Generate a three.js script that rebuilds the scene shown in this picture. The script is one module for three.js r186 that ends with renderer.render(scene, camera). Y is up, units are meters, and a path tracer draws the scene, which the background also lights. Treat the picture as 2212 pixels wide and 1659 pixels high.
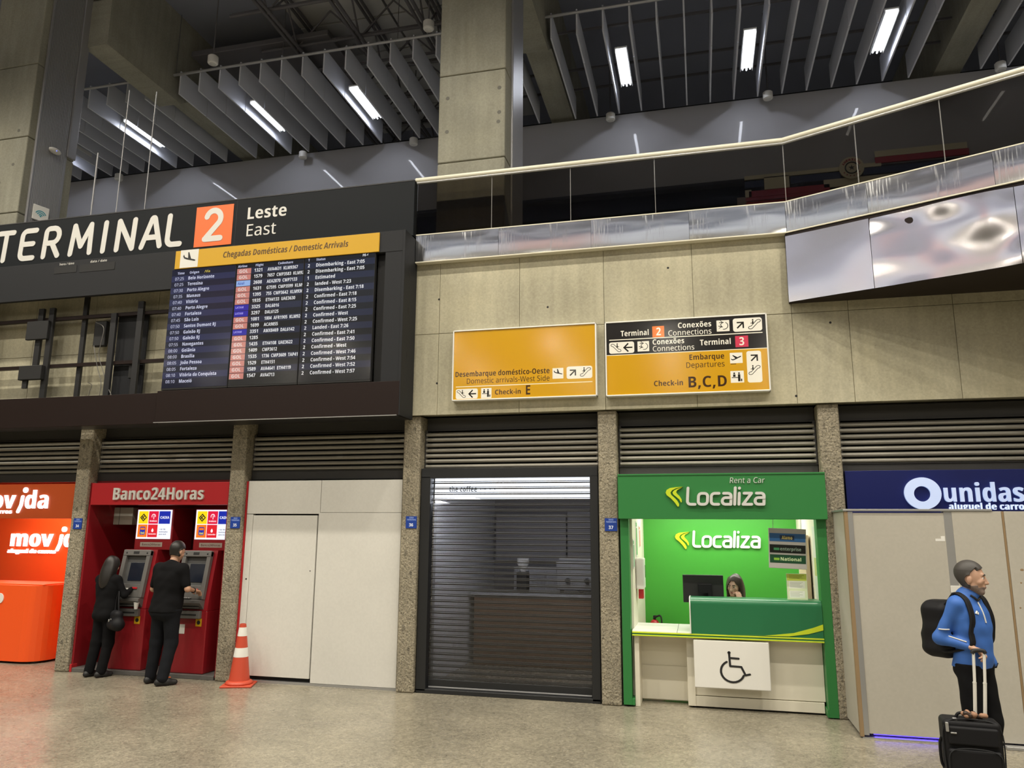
import * as THREE from 'three';
import { mergeGeometries, mergeVertices } from 'three/addons/utils/BufferGeometryUtils.js';
import { RoundedBoxGeometry } from 'three/addons/geometries/RoundedBoxGeometry.js';
import { TextGeometry } from 'three/addons/geometries/TextGeometry.js';
import { FontLoader } from 'three/addons/loaders/FontLoader.js';
import { RectAreaLightUniformsLib } from 'three/addons/lights/RectAreaLightUniformsLib.js';

// ------------------------------------------------------------------ camera, exposure, light
const scene = new THREE.Scene();
scene.background = new THREE.Color(0x000000);
const camera = new THREE.PerspectiveCamera(53.952, 2212 / 1659, 0.1, 200);
camera.rotation.order = 'YXZ';
camera.position.set(8.672, 1.960, 9.046);
camera.rotation.set(0.188836, 0.242888, 0.006335);
const renderer = new THREE.WebGLRenderer({ antialias: true });
renderer.toneMapping = THREE.LinearToneMapping;
renderer.toneMappingExposure = 1.0;
renderer.shadowMap.enabled = true;
RectAreaLightUniformsLib.init();

const WARM = new THREE.Color().setRGB(1.0, 0.925, 0.78);      // hall downlights
const COOL = new THREE.Color().setRGB(0.86, 0.90, 1.0);      // mezzanine fluorescent tubes
const NEUTRAL = new THREE.Color().setRGB(1.0, 0.97, 0.90);
const DOWNLIGHT = 62;       // candela of one pendant downlight, within its cone
const SOFFIT_LAMP = 350;    // radiance of one lamp under the opposite mezzanine
const TUBE = 62;            // radiance of the mezzanine tube fittings
const ADDED_WASH = 36;        // radiance of the added, unseen wash light on the opposite upper wall

function areaLight(w, h, color, intensity, pos, look, parent = scene) {
  const l = new THREE.RectAreaLight(color, intensity, w, h);
  l.position.set(...pos); l.lookAt(...look); parent.add(l); return l;
}

function spotLight(color, cd, pos, look, deg, soft, size) {
  const l = new THREE.SpotLight(color, cd, 0, deg * Math.PI / 180, soft, 2); l.position.set(...pos); l.target.position.set(...look); scene.add(l, l.target); l.castShadow = true; l.shadow.radius = size / .02; return l;
}
// ------------------------------------------------------------------ helpers
function rnd(seed) { let s = seed >>> 0; return () => { s = (s + 0x6d2b79f5) | 0; let t = Math.imul(s ^ (s >>> 15), 1 | s); t = (t + Math.imul(t ^ (t >>> 7), 61 | t)) ^ t; return ((t ^ (t >>> 14)) >>> 0) / 4294967296; }; }
const used = {};
function numbered(n) { const k = used[n] = (used[n] ?? -1) + 1; return k ? n + '_' + String(k).padStart(3, '0') : n; }
function tag(o, label, category, group, kind) {
  if (label) o.userData.label = label; if (category) o.userData.category = category;
  if (group) o.userData.group = group; if (kind) o.userData.kind = kind; return o;
}
function thing(name, label, category, pos = [0, 0, 0], turn = 0, group) {
  const o = new THREE.Group(); o.name = numbered(name); o.position.set(...pos); o.rotation.y = turn;
  scene.add(o); return tag(o, label, category, group);
}
function structure(name) { const o = new THREE.Group(); o.name = numbered(name); scene.add(o); o.userData.kind = 'structure'; return o; }
function flat(g) { const q = g.index ? g.toNonIndexed() : g; for (const k of Object.keys(q.attributes)) if (!['position', 'normal', 'uv'].includes(k)) q.deleteAttribute(k); q.morphAttributes = {}; return q; }
function merge(gs) { gs = [].concat(gs); return gs.length === 1 ? gs[0] : mergeGeometries(gs.map(flat)); }
function obj(name, gs, mat, parent = scene, label) {
  const m = new THREE.Mesh(merge(gs), mat); m.name = parent === scene ? numbered(name) : name;
  m.castShadow = m.receiveShadow = true; parent.add(m); if (label) m.userData.label = label; return m;
}
// one mesh per piece
function each(name, gs, mat, parent) { return gs.map((g) => obj(name, g, mat, parent)); }
// uv in metres from the way a face looks
function metric(g, ox = 0, oy = 0) {
  const q = flat(g), p = q.attributes.position, n = q.attributes.normal, uv = new Float32Array(p.count * 2);
  for (let i = 0; i < p.count; i += 3) {
    const nx = Math.abs(n.getX(i) + n.getX(i + 1) + n.getX(i + 2)), ny = Math.abs(n.getY(i) + n.getY(i + 1) + n.getY(i + 2)), nz = Math.abs(n.getZ(i) + n.getZ(i + 1) + n.getZ(i + 2));
    for (let j = i; j < i + 3; j++) {
      const x = p.getX(j), y = p.getY(j), z = p.getZ(j);
      const [u, v] = ny > nx && ny > nz ? [x, z] : nx > nz ? [z, y] : [x, y];
      uv[2 * j] = u + ox; uv[2 * j + 1] = v + oy;
    }
  }
  q.setAttribute('uv', new THREE.BufferAttribute(uv, 2)); return q;
}
// a box from corner to corner, with a small rounded edge when r > 0
function bx(x0, x1, y0, y1, z0, z1, r = 0) {
  const w = Math.abs(x1 - x0), h = Math.abs(y1 - y0), d = Math.abs(z1 - z0);
  const g = r > 0 ? new RoundedBoxGeometry(w, h, d, 2, Math.min(r, w / 2.01, h / 2.01, d / 2.01)) : new THREE.BoxGeometry(w, h, d);
  g.translate((x0 + x1) / 2, (y0 + y1) / 2, (z0 + z1) / 2); return metric(g);
}
function cyl(r0, r1, a, b, n = 20, open = false) {  // from point a (radius r0) to point b (radius r1)
  const A = new THREE.Vector3(...a), B = new THREE.Vector3(...b), d = B.clone().sub(A);
  const g = new THREE.CylinderGeometry(r1, r0, d.length(), n, 1, open);
  g.applyQuaternion(new THREE.Quaternion().setFromUnitVectors(new THREE.Vector3(0, 1, 0), d.clone().normalize()));
  g.translate(...A.add(B).multiplyScalar(.5).toArray()); return flat(g);
}
function tube(pts, r, n = 8, seg) { const c = new THREE.CatmullRomCurve3(pts.map((p) => new THREE.Vector3(...p))); return flat(new THREE.TubeGeometry(c, seg ?? pts.length * 5, r, n, false)); }
function ball(r, p, s = [1, 1, 1], n = 20) { const g = new THREE.SphereGeometry(r, n, Math.round(n * .7)); g.scale(...s); g.translate(...p); return flat(g); }
function lathe(pts, n = 32) { return flat(new THREE.LatheGeometry(pts.map((p) => new THREE.Vector2(...p)), n)); }
function prism(pts, depth, bevel = 0, holes = []) {  // outline in x,y extruded along +z
  const s = new THREE.Shape(pts.map((p) => new THREE.Vector2(...p)));
  for (const h of holes) s.holes.push(new THREE.Path(h.map((p) => new THREE.Vector2(...p))));
  return flat(new THREE.ExtrudeGeometry(s, { depth, bevelEnabled: bevel > 0, bevelSize: bevel, bevelThickness: bevel, bevelSegments: 2, curveSegments: 24 }));
}
function move(g, x, y, z) { g.translate(x, y, z); return g; }
// a face with uv 0..1 for print, looking along +z
function face(x0, x1, y0, y1, z) { const g = new THREE.PlaneGeometry(x1 - x0, y1 - y0); g.translate((x0 + x1) / 2, (y0 + y1) / 2, z); return flat(g); }

// letters made of round strokes of one width: list of polylines in letter space
function strokeGeo(lines, w, depth, z = 0) {
  const gs = []; let lift = 0;
  for (const l of lines) for (let i = 0; i + 1 < l.length; i++) {
    const [ax, ay] = l[i], [bx2, by] = l[i + 1], dx = bx2 - ax, dy = by - ay, L = Math.hypot(dx, dy) || 1e-6, a = Math.atan2(dy, dx), r = w / 2, pts = [];
    for (let k = 0; k <= 7; k++) { const t = -Math.PI / 2 + Math.PI * k / 7; pts.push([L + r * Math.cos(t), r * Math.sin(t)]); }
    for (let k = 0; k <= 7; k++) { const t = Math.PI / 2 + Math.PI * k / 7; pts.push([r * Math.cos(t), r * Math.sin(t)]); }
    const g = prism(pts, depth * (1 + .025 * lift++)); g.rotateZ(a); g.translate(ax, ay, z); gs.push(g);
  }
  return merge(gs);
}
function arc(cx, cy, rx, ry, a0, a1, n = 12) { const o = []; for (let i = 0; i <= n; i++) { const t = (a0 + (a1 - a0) * i / n) * Math.PI / 180; o.push([cx + rx * Math.cos(t), cy + ry * Math.sin(t)]); } return o; }
function shear(g, k) { const p = g.attributes.position; for (let i = 0; i < p.count; i++) p.setX(i, p.getX(i) + k * p.getY(i)); return g; }
const fontBold = await new FontLoader().loadAsync('fonts/droid/droid_sans_bold.typeface.json');
const fontSans = await new FontLoader().loadAsync('fonts/droid/droid_sans_regular.typeface.json');
// text fitted between x0 and x1 with its capital height given, standing on y
const capOf = new Map();
function capHeight(font) { if (!capOf.has(font)) { const h = new TextGeometry("H", { font, size: 1, depth: .1, bevelEnabled: false }); h.computeBoundingBox(); capOf.set(font, h.boundingBox.max.y - h.boundingBox.min.y); } return capOf.get(font); }
function words(text, font, x0, x1, y, cap, z, depth, slant = 0, curve = 4) {
  const g = flat(new TextGeometry(text, { font, size: cap / capHeight(font), depth, curveSegments: curve, bevelEnabled: false }));
  g.computeBoundingBox(); const b = g.boundingBox;
  g.translate(-b.min.x, 0, 0); g.scale((x1 - x0) / (b.max.x - b.min.x), 1, 1);
  if (slant) shear(g, slant); g.translate(x0, y, z); return g;
}

// text in its own proportions, stretched a little sideways; returns the geometry and its width
function spread(text, font, x, y, cap, z, depth, k = 1) { const g = flat(new TextGeometry(text, { font, size: cap / capHeight(font), depth, curveSegments: 6, bevelEnabled: false })); g.computeBoundingBox(); const b = g.boundingBox; g.translate(-b.min.x, 0, 0); g.scale(k, 1, 1); g.translate(x, y, z); return [g, (b.max.x - b.min.x) * k]; }
// ------------------------------------------------------------------ textures
function hash(x, y, s) { let h = Math.imul(x, 374761393) + Math.imul(y, 668265263) + Math.imul(s, 2147483647 - 1013); h = Math.imul(h ^ (h >>> 13), 1274126177); return ((h ^ (h >>> 16)) >>> 0) / 4294967296; }
function vnoise(x, y, px, py, s) {  // value noise that repeats every px, py cells
  const ix = Math.floor(x), iy = Math.floor(y), fx = x - ix, fy = y - iy, u = fx * fx * (3 - 2 * fx), v = fy * fy * (3 - 2 * fy), m = (a, b) => ((a % b) + b) % b;
  const x0 = m(ix, px), x1 = m(ix + 1, px), y0 = m(iy, py), y1 = m(iy + 1, py);
  return (hash(x0, y0, s) * (1 - u) + hash(x1, y0, s) * u) * (1 - v) + (hash(x0, y1, s) * (1 - u) + hash(x1, y1, s) * u) * v;
}
function fbm(u, v, cx, cy, oct, s) { let a = .5, t = 0, n = 0; for (let i = 0; i < oct; i++) { t += a * vnoise(u * cx, v * cy, cx, cy, s + i * 17); n += a; a *= .5; cx *= 2; cy *= 2; } return t / n; }
function dataTex(w, h, fn, srgb, repeat = [1, 1]) {
  const d = new Uint8Array(w * h * 4);
  for (let y = 0; y < h; y++) for (let x = 0; x < w; x++) { const c = fn(x / w, y / h); const i = (y * w + x) * 4; for (let k = 0; k < 3; k++) d[i + k] = Math.max(0, Math.min(255, (c.length ? c[k] : c) * 255)); d[i + 3] = 255; }
  const t = new THREE.DataTexture(d, w, h, THREE.RGBAFormat); t.wrapS = t.wrapT = THREE.RepeatWrapping; t.magFilter = t.minFilter = THREE.LinearFilter;
  if (srgb) t.colorSpace = THREE.SRGBColorSpace; t.repeat.set(...repeat); t.needsUpdate = true; return t;
}
function print(w, h, draw) {
  const c = document.createElement('canvas'); c.width = w; c.height = h; const g = c.getContext('2d'); draw(g, w, h);
  const t = new THREE.CanvasTexture(c); t.colorSpace = THREE.SRGBColorSpace; t.magFilter = THREE.LinearFilter; return t;
}
const mix = (a, b, t) => a + (b - a) * t, sat = (x) => Math.max(0, Math.min(1, x));
function std(rgb, rough, extra = {}) { return new THREE.MeshStandardMaterial({ color: new THREE.Color().setRGB(...rgb), roughness: rough, ...extra }); }
function phys(rgb, rough, extra = {}) { return new THREE.MeshPhysicalMaterial({ color: new THREE.Color().setRGB(...rgb), roughness: rough, ...extra }); }
function glow(rgb, k, base = .7) { return new THREE.MeshStandardMaterial({ color: new THREE.Color().setRGB(base, base, base), roughness: .5, emissive: new THREE.Color().setRGB(...rgb), emissiveIntensity: k }); }

// cast concrete: board-marked cloudiness, vertical runs of old water, pinholes
const concreteMap = dataTex(1024, 1024, (u, v) => {
  const cloud = fbm(u, v, 4, 4, 5, 3), run = fbm(u, v, 40, 3, 3, 9), fine = fbm(u, v, 128, 128, 2, 21), patch = fbm(u, v, 2, 3, 3, 31);
  let k = .68 + .10 * (cloud - .5) + .07 * (run - .5) + .07 * (fine - .5) + .10 * (patch - .5);
  const pin = vnoise(u * 160, v * 160, 160, 160, 77); if (pin > .985) k *= .8;
  const warm = .5 + .5 * (fbm(u, v, 5, 5, 3, 51) - .5);
  return [k * 1.0, k * (.975 - .015 * warm), k * (.865 - .06 * warm)];
}, true, [1 / 2.4, 1 / 2.4]);
const concreteBump = dataTex(512, 512, (u, v) => { const p = vnoise(u * 110, v * 110, 110, 110, 5); return .5 + .35 * (fbm(u, v, 24, 24, 4, 2) - .5) - (p > .97 ? .3 : 0); }, false, [1 / 1.2, 1 / 1.2]);
// bush-hammered granite
const graniteMap = dataTex(1024, 1024, (u, v) => {
  const a = fbm(u, v, 60, 60, 3, 11), b = vnoise(u * 190, v * 190, 190, 190, 15), c = fbm(u, v, 4, 4, 3, 19);
  let k = .565 + .22 * (a - .5) + .15 * (b - .5) + .08 * (c - .5);
  if (fbm(u, v, 70, 70, 2, 91) > .72) k *= .74; if (fbm(u, v, 11, 7, 3, 95) > .75) k *= .82;
  return [k, k * .945, k * .82];
}, true, [1 / .9, 1 / .9]);
const graniteBump = dataTex(1024, 1024, (u, v) => .5 + .8 * (fbm(u, v, 48, 48, 4, 41) - .5), false, [1 / .9, 1 / .9]);
// polished terrazzo floor
const floorMap = dataTex(1024, 1024, (u, v) => {
  const a = vnoise(u * 170, v * 170, 170, 170, 61), b = fbm(u, v, 64, 64, 3, 63), c = fbm(u, v, 3, 3, 4, 67), d = fbm(u, v, 8, 14, 3, 69);
  let k = .545 + .15 * (a - .5) + .16 * (b - .5) + .10 * (c - .5) + .06 * (d - .5);
  if (vnoise(u * 140, v * 140, 140, 140, 71) > .93) k *= .78;
  return [k, k * .955, k * .845];
}, true, [1 / 1.6, 1 / 1.6]);
const floorRough = dataTex(512, 512, (u, v) => .30 + .20 * (fbm(u, v, 5, 5, 4, 81) - .5) + .10 * (fbm(u, v, 60, 60, 2, 83) - .5), false, [1 / 3, 1 / 3]);
const steelStreak = dataTex(1024, 256, (u, v) => { const s = fbm(u, v, 220, 2, 2, 101), on = sat((fbm(u, v, 9, 1, 2, 103) - .52) * 6); return .11 + .04 * fbm(u, v, 3, 60, 2, 7) + on * sat((s - .55) * 5) * .10; }, false, [1 / 2.4, 1 / .38]);
const scuff = dataTex(512, 512, (u, v) => { const k = .93 + .05 * (fbm(u, v, 3, 3, 4, 111) - .5) + .03 * (fbm(u, v, 90, 90, 2, 113) - .5); return [k, k, k]; }, true, [1 / 2, 1 / 2]);

const M = {
  concrete: std([1, 1, 1], .85, { map: concreteMap, bumpMap: concreteBump, bumpScale: .004 }),
  concreteShaded: std([.68, .71, .78], .85, { map: concreteMap, bumpMap: concreteBump, bumpScale: .004 }),  // same concrete tinted darker and cooler, for the dimmer light higher up
  granite: std([1, 1, 1], .8, { map: graniteMap, bumpMap: graniteBump, bumpScale: .012 }),
  floor: std([1, 1, 1], 1, { map: floorMap, roughnessMap: floorRough }),
  black: phys([.008, .010, .0125], .5, { specularIntensity: .3 }), charcoal: phys([.021, .022, .025], .55, { specularIntensity: .35 }), apron: phys([.020, .0135, .0125], .35, { specularIntensity: .3 }),
  darkMetal: std([.03, .03, .032], .4, { metalness: .3 }), pitch: std([.008, .008, .009], .7),
  louver: std([.26, .245, .21], .45, { metalness: .25 }), boxMetal: std([.035, .034, .034], .55),
  shutter: std([.035, .034, .033], .4, { metalness: .4 }), shutterFrame: std([.014, .015, .017], .45),
  steel: std([.62, .62, .62], 1, { metalness: 1, roughnessMap: steelStreak }), mirror: std([.82, .80, .85], .17, { metalness: 1 }),
  railing: std([.74, .71, .58], .35), strip: std([.16, .155, .145], .5),
  bronzeGlass: phys([.13, .115, .09], 0.02, { transmission: 1, thickness: 0, ior: 1.45 }),
  clearGlass: phys([.95, .97, .97], 0.02, { transmission: 1, thickness: 0, ior: 1.45 }),
  white: std([.78, .765, .72], .5, { map: scuff }), whiteGloss: std([.80, .79, .75], .3), cream: std([.78, .74, .62], .5),
  letter: std([.68, .67, .635], .45), orange: std([.85, .13, .025], .4), yellow: std([.56, .32, .010], .4),
  red: std([.27, .012, .018], .35), redDark: std([.27, .012, .018], .35), redSign: std([.47, .018, .025], .4),
  green: std([.025, .19, .045], .45), greenWall: std([.055, .36, .035], .5), greenDesk: std([.02, .16, .065], .3), lime: std([.56, .68, .025], .4),
  navy: std([.006, .012, .11], .35), movida: std([.90, .10, .012], .4), movidaDark: std([.55, .085, .018], .4),
  drywall: std([.53, .50, .435], .7, { map: scuff }), wood: std([.28, .19, .10], .7), alu: std([.42, .42, .42], .4, { metalness: .6 }),
  baffle: std([.64, .66, .72], .6), roof: std([.21, .222, .27], .8), roofPanel: std([.45, .45, .44], .8), truss: std([.10, .095, .10], .6),
  bulkhead: phys([.40, .40, .42], .6, { clearcoat: .2, clearcoatRoughness: .02 }), cladding: std([.33, .33, .34], .35, { metalness: .3 }),
  atmGrey: std([.125, .12, .115], .42), rubber: std([.012, .012, .013], .6), plastic: std([.70, .69, .65], .4),
  skin: std([.52, .30, .20], .55), skinTan: std([.50, .30, .21], .55), skinPale: std([.62, .40, .30], .5),
  hairBlack: std([.012, .010, .009], .45), hairGrey: std([.05, .045, .042], .55), hairBrown: std([.03, .016, .010], .45),
  clothBlack: phys([.007, .007, .008], .9, { specularIntensity: .25 }), clothDark: phys([.011, .012, .015], .9, { specularIntensity: .25 }), jacketBlue: std([.035, .13, .46], .65), packBlack: phys([.010, .010, .012], .6, { specularIntensity: .4 }),
};

// ================================================================== the setting
const PX = (i) => 2.5 * i, PW = 0.227;
const K = Math.tan(0.4002), edgeZ = (x) => .15 + Math.max(0, x - 9.78) * K;   // balcony edge, bent at x = 9.78
{ // floor
  const f = structure('floor');
  obj('floor_slab', bx(-16, 27, -.2, 0, .022, 29), M.floor, f);
  obj('threshold_strip', bx(-16, 27, -.2, 0, -.3, .018), M.floor, f);
  obj('shop_floor', bx(-16, 27, -.2, -.002, -13, -.302), M.floor, f);
}
{ // concrete wall above the shops, cast in panels
  const w = structure('wall_front'), xs = [-16, -8.5]; for (let x = -7.44; x < 9.7; x += 1.075) xs.push(x); xs.push(9.79, 10.40, 11.48, 12.55, 13.6, 20, 27);
  obj('wall_core', bx(-16, 27, 3.40, 5.42, -.45, .03), M.concrete, w);
  for (let i = 0; i + 1 < xs.length; i++) for (const [a, b] of [[3.37, 4.432], [4.437, 5.42]])
    obj('concrete_panel', bx(xs[i] + .002, xs[i + 1] - .002, a, b, .02, .05, .004), M.concrete, w);
  const r = rnd(5), hole = [];
  for (const [x, y] of [[5.45, 3.78], [5.45, 4.9], [9.78, 3.46], [10.2, 4.3], [8.4, 5.1], [6.9, 4.7]]) hole.push(cyl(.014, .014, [x, y, .049], [x, y, .0505], 12));
  each('tie_hole', hole, M.pitch, w);
  for (let i = -3; i <= 5; i++) {
    const p = new THREE.Group(); p.name = 'pier'; w.add(p);
    obj('pier_shaft', bx(PX(i), PX(i) + PW, 0, 3.372, -.62, 0, .022), M.granite, p);
  }
  obj('pier_end_left', bx(-16, -7.5, 0, 3.372, -.62, 0), M.granite, w); obj('pier_end_right', bx(15, 27, 0, 3.372, -.62, 0), M.granite, w);
}
// mezzanine slab and the dark box under its bent part
{
  const slab = structure('mezzanine_floor');
  const g = prism([[-16, -.12], [9.78, -.12], [18, -.12 - 8.22 * K], [27, -.12 - 8.22 * K], [27, 13], [-16, 13]], .32); g.rotateX(Math.PI / 2); g.translate(0, 5.74, 0); // shape y is -z
  obj('slab', metric(scaleZ(g)), M.charcoal, slab); obj('floor_finish', bx(-16, 27, 5.74, 5.75, -8.55, -.2), std([.5, .49, .46], .35), slab);
}
function scaleZ(g) { const p = g.attributes.position, n = g.attributes.normal; for (let i = 0; i < p.count; i++) { p.setZ(i, -p.getZ(i)); n.setZ(i, -n.getZ(i)); } for (let i = 0; i < p.count; i += 3) { for (const a of [p, n]) { const t = [a.getX(i + 1), a.getY(i + 1), a.getZ(i + 1)]; a.setXYZ(i + 1, a.getX(i + 2), a.getY(i + 2), a.getZ(i + 2)); a.setXYZ(i + 2, ...t); } } return g; }

// bent sheet: a plate with slow dents, between two points of a plan line
function sheet(x0, z0, x1, z1, y0, y1, dent, seed, nx = 40, ny = 14) {
  const L = Math.hypot(x1 - x0, z1 - z0), g = new THREE.PlaneGeometry(L, y1 - y0, nx, ny), p = g.attributes.position, uv = g.attributes.uv, wob = (u, v) => fbm(u, v, 4, 4, 2, seed) - .5;
  const ux = (x1 - x0) / L, uz = (z1 - z0) / L, w0 = (s) => s * (1 - s) * 4;
  for (let i = 0; i < p.count; i++) {
    const s = p.getX(i) / L + .5, t = p.getY(i) / (y1 - y0) + .5, d = dent(s, t, wob);
    p.setXYZ(i, x0 + ux * s * L - uz * d, y0 + t * (y1 - y0), z0 + uz * s * L + ux * d); uv.setXY(i, s * L, t * (y1 - y0));
  }
  g.computeVertexNormals(); return flat(g);
}
{ // stainless fascia
  const f = thing('balcony_fascia', 'brushed stainless steel strip along the mezzanine edge, bent towards the hall at right', 'fascia');
  const xs = [5.14, 6.276, 7.473, 8.67, 9.78, 10.6, 11.70, 12.8, 14, 15.2];
  xs.slice(0, -1).forEach((x, i) => {
    const a = x + .0015, b = xs[i + 1] - .0015;
    const s = sheet(a, edgeZ(a), b, edgeZ(b), 5.405, 5.772, (u, v, w) => .010 * w(u * .22 + i * .23, v * .2 + i * .31) + .006 * w(u * .5, v * .5 + .3 * i) - .009 * Math.max(0, 1 - v / .55) ** 2 - .004 * (v - .5) ** 2, 300 + 7 * i, 48, 16);
    obj('fascia_panel', s, M.steel, f);
  });
  const lip = []; for (const [x, X] of [[5.14, 9.78], [9.78, 15.2]]) { const L = Math.hypot(X - x, edgeZ(X) - edgeZ(x)), a = -Math.atan2(edgeZ(X) - edgeZ(x), X - x); for (const [y0, y1, z0, z1] of [[5.39, 5.404, -.14, 0], [5.771, 5.783, -.05, .003]]) { const g = bx(0, L, y0, y1, z0, z1); g.rotateY(a); g.translate(x, 0, edgeZ(x)); lip.push(g); } }
  each('fascia_lip', lip, M.railing, f);
}
{ // lower cladding, polished and dented
  const f = thing('soffit_box', 'mirror bright dented metal cladding below the bent balcony strip', 'cladding');
  const g = prism([[9.765, -.045], [9.765, -edgeZ(9.80) + .03], [15.2, -edgeZ(15.2) + .03], [15.2, -.045]], .835); g.rotateX(Math.PI / 2); g.translate(0, 5.385, 0);
  obj('box_core', metric(scaleZ(g)), M.apron, f);
  [[9.76, 10.595], [10.6, 11.83], [11.835, 13.4], [13.405, 15.2]].forEach(([a, b], i) => {
    const dent = [(u, v, w) => .03 * w(u * .3 + .1, v * .25 + .7), (u, v, w) => .085 * w(u * .5 + .35, v * .42 + .2), (u, v, w) => .09 * w(u * .5 + .6, v * .45 + .55), (u, v, w) => .05 * w(u * .4, v * .4 + .1)][i];
    obj('cladding_sheet', sheet(a, edgeZ(a), b, edgeZ(b), 4.542, 5.345, dent, 500 + 3 * i, 64, 44), M.mirror, f);
  });
}
{ // glass balustrade
  const b = thing('glass_balustrade', 'dark bronze glass balustrade with a pale metal handrail above the steel strip', 'balustrade');
  const xs = [5.135, 6.174, 7.217, 8.277, 9.80, 10.54, 11.325, 12.1, 12.9, 13.9, 15.2];
  xs.slice(0, -1).forEach((x, i) => {
    const a = x + .006, c = xs[i + 1] - .006, L = Math.hypot(c - a, edgeZ(c) - edgeZ(a)); const g = new THREE.PlaneGeometry(L, .78); g.translate(L / 2, 6.155, 0); g.rotateY(-Math.atan2(edgeZ(c) - edgeZ(a), c - a)); g.translate(a, 0, edgeZ(a) - .02);
    obj('glass_pane', metric(g), M.bronzeGlass, b);
    if (i) obj('joint_strip', bx(x - .004, x + .004, 5.78, 6.53, edgeZ(x) - .028, edgeZ(x) - .016), M.strip, b);
  });
  const rail = []; for (const [x, X] of [[5.11, 9.80], [9.80, 15.2]]) { rail.push(cyl(.034, .034, [x, 6.566, edgeZ(x) - .02], [X, 6.566, edgeZ(X) - .02], 20)); }
  rail.push(ball(.034, [9.80, 6.566, edgeZ(9.8) - .02]));
  obj('handrail', rail, M.railing, b);
  const ch = []; for (const [x, X] of [[5.13, 9.80], [9.80, 15.2]]) ch.push(cyl(.016, .016, [x, 6.522, edgeZ(x) - .008], [X, 6.522, edgeZ(X) - .008], 10)); each('rail_channel', ch, M.alu, b);
}
// columns of cast concrete with metal cladding at the back
function column(x0, x1, z1, label, clads) {
  const c = structure('column'); c.userData.label = label;
  for (const [a, b] of [[5.74, 6.90], [6.908, 8.225], [8.233, 9.55], [9.558, 12.3]]) obj('concrete_lift', bx(x0, x1, a, b, z1 - .95, z1, .02), M.concreteShaded, c);
  clads(c); return c;
}
column(5.32, 6.285, -.10, 'tall concrete column rising behind the middle of the balcony', (c) => {
  obj('metal_cladding', bx(5.6, 6.315, 5.76, 12.3, -1.06, -.42, .02), M.cladding, c);
  const ho = []; for (const [x, y] of [[5.45, 7.88], [5.45, 7.37], [6.20, 7.94], [6.20, 7.57], [6.19, 7.43]]) ho.push(cyl(.028, .028, [x, y, -.104], [x, y, -.0985], 16)); each('filled_tie_hole', ho, std([.16, .155, .135], .9), c);
});
column(-2.78, -1.80, -.10, 'tall concrete column behind the left end of the black terminal sign', (c) => {
  const g = []; for (let z = -.26; z > -.84; z -= .029) g.push(bx(-1.82, -1.772, 5.76, 12.3, z - .024, z, .006)); obj('ribbed_cladding', g, M.cladding, c);
  obj('cladding_core', bx(-2.6, -1.785, 5.76, 12.3, -.88, -.25), M.cladding, c);
  obj('cladding_edge', [bx(-1.8, -1.762, 5.76, 12.3, -.265, -.235, .006), bx(-1.8, -1.76, 8.25, 12.3, -1.05, -.86, .03)], M.cladding, c);
  const ho = []; for (const [x, y] of [[-2.0, 8.35], [-2.02, 7.75], [-2.25, 7.45]]) ho.push(cyl(.028, .028, [x, y, -.104], [x, y, -.0985], 16)); each('filled_tie_hole', ho, std([.16, .155, .135], .9), c);
});
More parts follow.
